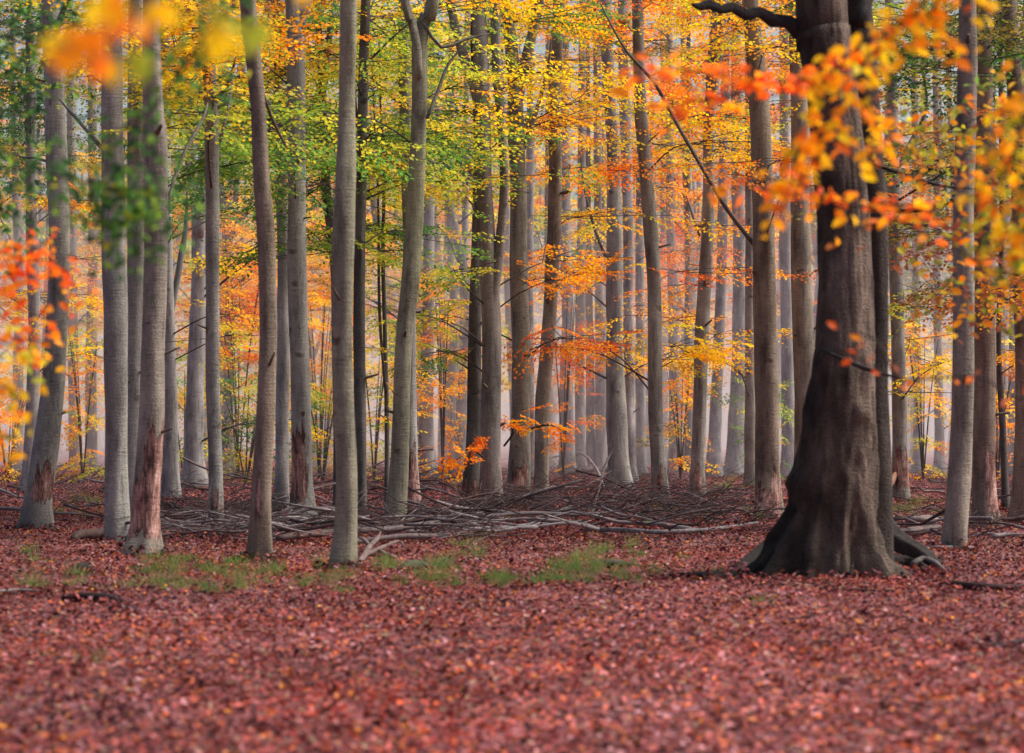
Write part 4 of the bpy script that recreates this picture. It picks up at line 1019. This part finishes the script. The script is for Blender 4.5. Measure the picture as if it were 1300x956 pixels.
# ------------------------------------------------------------------ dead wood
rw = np.random.default_rng(41)
WOOD = [(.15, .115, .125), (.10, .073, .077), (.065, .045, .046), (.24, .20, .21), (.10, .062, .06)]
def stick(m, c, yaw, pitch, L, rad, colr, seed, twigs=0, bend=.12):
    d = np.array([math.cos(yaw) * math.cos(pitch), math.sin(yaw) * math.cos(pitch), math.sin(pitch)])
    nrm = np.array([-math.sin(yaw), math.cos(yaw), 0])
    k = 5; R = []
    for i in range(k):
        t = i / (k - 1) - .5
        p = np.asarray(c) + d * L * t + nrm * rw.normal(0, bend * L * .45) + np.array([0, 0, rw.normal(0, bend * L * .22)])
        R.append(list(p) + [rad * (1.1 - .9 * (t + .5) ** 1.2)])
    add_tube(m, R, 6, colr, rough=.14, seed=seed, step=max(.15, L / 10))
    for j in range(twigs):
        i = rw.integers(1, 4); a = yaw + rw.choice([-1, 1]) * rw.uniform(.4, 1.0); l = L * rw.uniform(.15, .4)
        e = np.array(R[i][:3]) + np.array([math.cos(a) * l, math.sin(a) * l, rw.uniform(-.05, .5) * l])
        add_tube(m, [R[i][:3] + [rad * .5], list(e) + [rad * .15]], 5, colr, rough=.14, seed=seed + j, step=.2)

def fallen(label, group, n, pxr, pyr, Lr, radr, lift=.0, yaw=.45, steep=.12):
    n = int(n * .8)
    for i in range(n):
        px, py = rw.uniform(*pxr), rw.uniform(*pyr)
        b = ground_at(px, py); c = np.array(WOOD[rw.integers(len(WOOD))] if 'pale' not in label else (.26, .225, .225)) * rw.uniform(.7, 1.2)
        L = rw.uniform(*Lr); pit = rw.normal(0, steep)
        rad = rw.uniform(*radr)
        z = rad + abs(math.sin(pit)) * L * .5 + rw.uniform(0, lift)
        m = Mesh(); stick(m, (b.x, b.y, b.z + z), rw.normal(0, yaw) + (math.pi if rw.random() < .5 else 0), pit, L, rad, c, rw.uniform(0, 90), twigs=rw.integers(1, 4))
        o = m.build('fallen_branch', STICK, None, tuple(b)); o.location = b
        tag(o, label, 'branch', group)
fallen('dead branch in the dark brush heap between the pink peeled trunk and curving beech', 'branches of the left brush heap', 36, (205, 330), (655, 692), (.7, 2.2), (.010, .028), .30)
fallen('dead branch in the brush line around the foreground pole trunk', 'branches of the middle brush line', 36, (335, 600), (660, 694), (.8, 2.6), (.010, .030), .25)
fallen('dead branch in the wide brush line right of the middle trunks', 'branches of the right brush line', 46, (600, 960), (640, 688), (.8, 2.8), (.010, .026), .3)
fallen('dead branch lying on the leaves at the far left', 'branches scattered at the far left', 24, (0, 230), (606, 662), (.8, 2.6), (.015, .045), .1)
fallen('grey dead branch on the far floor behind the pole trunk', 'branches scattered on the far middle floor', 40, (300, 600), (600, 650), (.9, 3.2), (.010, .032), .35, steep=.2)
fallen('dead branch on the far floor right of centre', 'branches scattered on the far right floor', 26, (690, 960), (596, 640), (.8, 2.6), (.010, .030), .14)
fallen('dead branch behind the huge old beech near the lone pole', 'branches right of the old beech', 22, (1125, 1290), (625, 690), (.6, 1.8), (.015, .045), .12)
fallen('dead branch on the misty floor at the far right', 'branches scattered at the far right', 22, (1110, 1320), (598, 640), (.8, 2.6), (.012, .035), .12)
fallen('dead branch on the misty floor at the far left', 'branches on the misty floor at the left', 24, (-20, 260), (598, 622), (.9, 3.0), (.012, .04), .15)
fallen('pale thick fallen limb along the front of the brush line', 'pale limbs along the brush line', 20, (215, 950), (668, 692), (1.2, 3.2), (.03, .055), .15, yaw=.25, steep=.06)
fallen('dead twig lying alone on the open leaf carpet', 'twigs on the open leaf carpet', 8, (150, 1250), (715, 860), (.2, .6), (.005, .010), .01)

def brushwood():
    m = Mesh()
    for (n, pxr, pyr, lift) in ((800, (610, 900), (634, 672), .40), (420, (205, 330), (655, 690), .3), (480, (340, 610), (662, 692), .25), (260, (860, 965), (640, 680), .3), (120, (20, 200), (606, 655), .12), (420, (300, 600), (603, 645), .4), (260, (700, 960), (598, 632), .2), (160, (1125, 1300), (610, 690), .15), (380, (-60, 240), (598, 640), .22), (200, (1110, 1360), (598, 630), .2), (260, (480, 760), (598, 625), .25)):
        for i in range(n):
            b = ground_at(rw.uniform(*pxr), rw.uniform(*pyr))
            L = rw.uniform(.3, 1.2); pit = rw.normal(.1, .3)
            a = rw.normal(0, .6) + (math.pi if rw.random() < .5 else 0)
            c = np.array(((.10, .068, .072), (.06, .038, .04), (.15, .115, .12))[rw.integers(3)])
            p = np.array([b.x, b.y, b.z + rw.uniform(0, lift)]); d = np.array([math.cos(a) * math.cos(pit), math.sin(a) * math.cos(pit), abs(math.sin(pit))])
            rad = rw.uniform(.004, .009)
            add_tube(m, [list(p) + [rad], list(p + d * L * .5 + rw.normal(0, .09, 3)) + [rad * .8], list(p + d * L) + [rad * .4]], 4, c, rough=.1)
    o = m.build('brushwood', STICK); o['kind'] = 'stuff'; o['label'] = 'tangle of fine dead twigs in the brush line'; o['category'] = 'brushwood'
brushwood()

def log(label, pts, colr, name='fallen_branch', cat='branch', segs=10, rough=.10):
    """pts: (px, py, lift m, width px)"""
    R = []
    for (px, py, lift, w) in pts:
        g = ground_at(px, py); rad = w / FPX * g.y / 2
        R.append([g.x, g.y, g.z + lift + rad * .7, rad])
    m = Mesh(); add_tube(m, R, segs, colr, rough=rough, seed=pts[0][0], step=.1)
    b = (R[0][0], R[0][1], R[0][2] - R[0][3]); o = m.build(name, STICK, None, b); o.location = b
    tag(o, label, cat)
log('long pale grey pole lying across the brush line below the centre beech', [(585, 684, .10, 6), (655, 680, .12, 7), (700, 676, .13, 7), (745, 676, .10, 6)], (.23, .21, .22))
log('pale pole continuing the brush line toward the red-brown beech', [(742, 680, .08, 7), (790, 683, .10, 7), (840, 684, .08, 6), (905, 682, .08, 5), (962, 672, .1, 3)], (.23, .21, .22))
log('upper dark pole resting on the brush line behind the pale poles', [(612, 676, .22, 5), (670, 674, .25, 5), (733, 672, .2, 5), (790, 668, .2, 4)], (.16, .13, .135))
log('dark long pole running right from the foreground pole trunk', [(452, 690, .14, 9), (500, 688, .17, 8), (545, 684, .2, 7), (590, 679, .2, 5)], (.15, .12, .12))
log('lower dark pole beneath the brush line near the foreground pole trunk', [(448, 697, .05, 7), (510, 694, .08, 7), (560, 690, .1, 6), (612, 684, .1, 4)], (.13, .10, .10))
log('thick brown log behind the foot of the smooth grey left beech', [(92, 685, .0, 6), (101, 684, .04, 13), (120, 683, .05, 14), (150, 681, .06, 13), (185, 678, .05, 11)], (.085, .055, .05), 'fallen_log', 'log', rough=.2)
log('dark short log on the leaves right of the pink peeled trunk', [(200, 659, .04, 8), (222, 657, .06, 9), (244, 652, .05, 7)], (.10, .07, .065), 'fallen_log', 'log')
log('brown log between the curving beech and the foreground pole trunk', [(352, 692, .06, 8), (385, 691, .10, 10), (425, 688, .10, 9)], (.12, .08, .075), 'fallen_log', 'log')
log('thin arched branch springing left of the foreground pole trunk', [(352, 690, .05, 3), (366, 674, .25, 4), (385, 662, .5, 4), (425, 656, .6, 3)], (.12, .10, .10))
log('black rotten branch on the open leaves at lower left', [(80, 766, .0, 7), (100, 767, .02, 11), (125, 768, .02, 11), (145, 769, .01, 9), (158, 770, 0, 5)], (.012, .009, .009), rough=.38)
log('small black wood chunk just below the rotten branch at lower left', [(139, 780, .0, 8), (150, 781, .01, 11), (165, 781, .01, 10), (173, 781, 0, 6)], (.03, .026, .03), rough=.38)
log('black branch on the leaves left of the old beech roots', [(851, 737, .01, 5), (870, 738, .01, 8), (900, 738, .01, 9), (925, 737, .01, 9), (940, 735, .01, 6)], (.016, .012, .012), rough=.38)
log('thick dark brown branch on the leaves at right below the lone pole', [(1190, 750, .01, 6), (1210, 751, .02, 11), (1245, 753, .02, 12), (1275, 752, .02, 10), (1296, 749, .03, 5)], (.045, .022, .022), rough=.2)
log('dark thin branch half buried at the lower right edge', [(1210, 820, .0, 5), (1240, 823, .01, 8), (1275, 823, .01, 9), (1310, 818, .02, 9)], (.03, .022, .022), rough=.38)
log('slender dark stick below the old beech roots', [(1050, 752, .0, 4), (1085, 753, .01, 5), (1120, 754, .0, 4), (1160, 755, .0, 4)], (.05, .035, .03), rough=.2)
log('pale thin stick at the left edge of the open leaves', [(-10, 752, .0, 5), (20, 751, .01, 5), (48, 752, .01, 3)], (.30, .26, .25))
log('pale stick pointing left from the foot of the lone pole', [(1178, 699, .02, 4), (1205, 699, .02, 5), (1235, 698, .02, 4)], (.26, .22, .22))
log('broken orange-brown limb stub leaning behind the old beech', [(1112, 650, .02, 11), (1122, 646, .25, 11), (1133, 640, .5, 9), (1138, 636, .62, 4)], (.26, .14, .09), rough=.22)
log('pale broken limb stub above the orange one behind the old beech', [(1116, 650, .2, 9), (1121, 648, .55, 9), (1127, 646, .85, 8), (1131, 646, .97, 4)], (.30, .20, .14), rough=.25)
log('dark log in the small wood heap right of the old beech', [(1135, 684, .03, 9), (1160, 683, .05, 11), (1192, 678, .06, 8)], (.12, .09, .085), 'fallen_log', 'log')
log('pale log on top of the small wood heap right of the old beech', [(1150, 676, .14, 8), (1172, 676, .17, 9), (1196, 673, .15, 6)], (.27, .22, .21), 'fallen_log', 'log')
log('weathered root end lying beyond the old beech roots', [(1158, 724, .02, 9), (1172, 723, .05, 12), (1188, 724, .03, 9), (1197, 726, .0, 4)], (.14, .12, .115), 'fallen_log', 'log', rough=.2)
log('far dark log across the floor right of the centre beech', [(712, 603, .05, 5), (740, 602, .1, 7), (772, 601, .1, 6)], (.12, .085, .08), 'fallen_log', 'log')
log('thin pale branch arching over the far floor right of centre', [(700, 597, .5, 2), (735, 602, .75, 3), (755, 612, .5, 3), (768, 625, .1, 2)], (.30, .27, .28))
log('thin dark branch leaning up out of the right brush line', [(750, 668, .1, 4), (760, 660, .5, 3), (768, 650, .9, 3), (778, 640, 1.2, 2)], (.09, .07, .07))
log('mossy stump-like hump in the grass right of the foreground pole trunk', [(508, 724, -.04, 10), (520, 723, .0, 15), (534, 722, .0, 13), (546, 722, -.05, 8)], (.075, .085, .045), 'mossy_log', 'log', rough=.2)
log('dark rotten wood lump in the grass right of centre', [(748, 724, -.02, 8), (762, 724, .02, 11), (785, 723, .02, 9), (806, 722, 0, 5)], (.055, .05, .045), 'mossy_log', 'log', rough=.2)
log('small black stub on the leaves below the left trunks', [(97, 731, .0, 12), (104, 730, .03, 14), (115, 729, .0, 9)], (.03, .024, .025), 'fallen_log', 'log', rough=.25)
# the pale, antler-like root piece beside the pole trunk

rt = thing('fallen_branch', 'pale antler-like forked dead branch at the foot of the brush line', 'branch', ground_at(472, 708))
m = Mesh()
def gp(px, py, lift, w):
    g = ground_at(px, py); rad = w / FPX * g.y / 2 * .85; return [g.x, g.y, g.z + lift * .45 + rad, rad]
for pts in ([(458, 716, 0, 9), (463, 712, .05, 9), (470, 704, .16, 8), (480, 698, .26, 6), (483, 692, .34, 3)], [(463, 711, .06, 8), (474, 709, .14, 7), (488, 704, .20, 6), (506, 700, .22, 4), (516, 703, .16, 2)],
            [(470, 704, .15, 7), (462, 700, .25, 6), (455, 698, .30, 3)], [(480, 706, .15, 6), (492, 712, .10, 5), (503, 712, .06, 3)], [(459, 715, .02, 8), (455, 722, .02, 6), (457, 727, .0, 3)]):
    add_tube(m, [gp(*q) for q in pts], 9, (.20, .145, .135), rough=.18, seed=pts[0][0], step=.05)
m.build('limb', STICK, rt, ground_at(472, 708))

# ------------------------------------------------------------------ mist between the far trunks: a real body of thin scattering air
def mist(name, label, box, dens, colr):
    m = Mesh()
    x0, x1, y0, y1, z0, z1 = box
    V = [(x, y, z) for z in (z0, z1) for y in (y0, y1) for x in (x0, x1)]
    F = [(0, 2, 3, 1), (4, 5, 7, 6), (0, 1, 5, 4), (2, 6, 7, 3), (0, 4, 6, 2), (1, 3, 7, 5)]
    m.add(V, F, np.full((8, 3), .8))
    mt, nt, out = new_mat(name)
    s = N(nt, 'ShaderNodeVolumeScatter'); s.inputs['Color'].default_value = (*colr, 1); s.inputs['Density'].default_value = dens; s.inputs['Anisotropy'].default_value = 0
    nt.links.new(s.outputs[0], out.inputs['Volume'])
    o = m.build(name, mt, smooth=False); o['kind'] = 'structure'; o['label'] = label
mist('mist', 'thin lilac mist lying low between the far trunks', (-91, 91, 95, 331, -2.5, 9), .0095, (.84, .88, 1.0))
mist('haze', 'faint haze in the distant tree crowns', (-92, 92, 70, 332, -3.5, 32), .0010, (.88, .90, 1.0))

# ------------------------------------------------------------------ light
w = bpy.data.worlds.new('World'); scn.world = w; w.use_nodes = True
nt = w.node_tree; nt.nodes.clear()
bg = nt.nodes.new('ShaderNodeBackground'); wo = nt.nodes.new('ShaderNodeOutputWorld'); sky = nt.nodes.new('ShaderNodeTexSky')
sky.sky_type = 'NISHITA'; sky.sun_disc = False
ELEV, AZ = math.radians(50), math.radians(78)
sky.sun_elevation = ELEV; sky.sun_rotation = AZ
sky.dust_density = 4; sky.air_density = 1.0
bg.inputs['Strength'].default_value = .15
nt.links.new(sky.outputs[0], bg.inputs[0]); nt.links.new(bg.outputs[0], wo.inputs[0])
sl = bpy.data.lights.new('sun', 'SUN'); sl.energy = 5.0; sl.angle = math.radians(35); sl.color = (1, .94, .86)
so = bpy.data.objects.new('sun', sl); col.objects.link(so)
# towards the sun: azimuth measured from +Y clockwise, like the sky texture
sd = Vector((math.sin(AZ) * math.cos(ELEV), math.cos(AZ) * math.cos(ELEV), math.sin(ELEV)))
so.rotation_euler = sd.to_track_quat('Z', 'Y').to_euler(); so.location = (0, 0, 60)

# ------------------------------------------------------------------ camera
cam = bpy.data.cameras.new('camera'); co = bpy.data.objects.new('camera', cam); col.objects.link(co)
co.location = (0, 0, CAMH); co.rotation_euler = (math.radians(90), 0, 0)
cam.sensor_width = 36; cam.lens = FPX / 1300 * 36; cam.shift_y = (HY - 478) / 1300
cam.clip_start = .1; cam.clip_end = 3000
cam.dof.use_dof = True; cam.dof.focus_distance = 58; cam.dof.aperture_fstop = 2.15; cam.dof.aperture_blades = 0
scn.camera = co

scn.render.engine = 'CYCLES'
cy = scn.cycles
cy.max_bounces = 8; cy.diffuse_bounces = 4; cy.glossy_bounces = 1; cy.transmission_bounces = 6; cy.volume_bounces = 6; cy.transparent_max_bounces = 4
cy.use_denoising = True
cy.sample_clamp_indirect = 4
scn.view_settings.view_transform = 'Standard'; scn.view_settings.look = 'None'; scn.view_settings.exposure = 0; scn.view_settings.gamma = 1
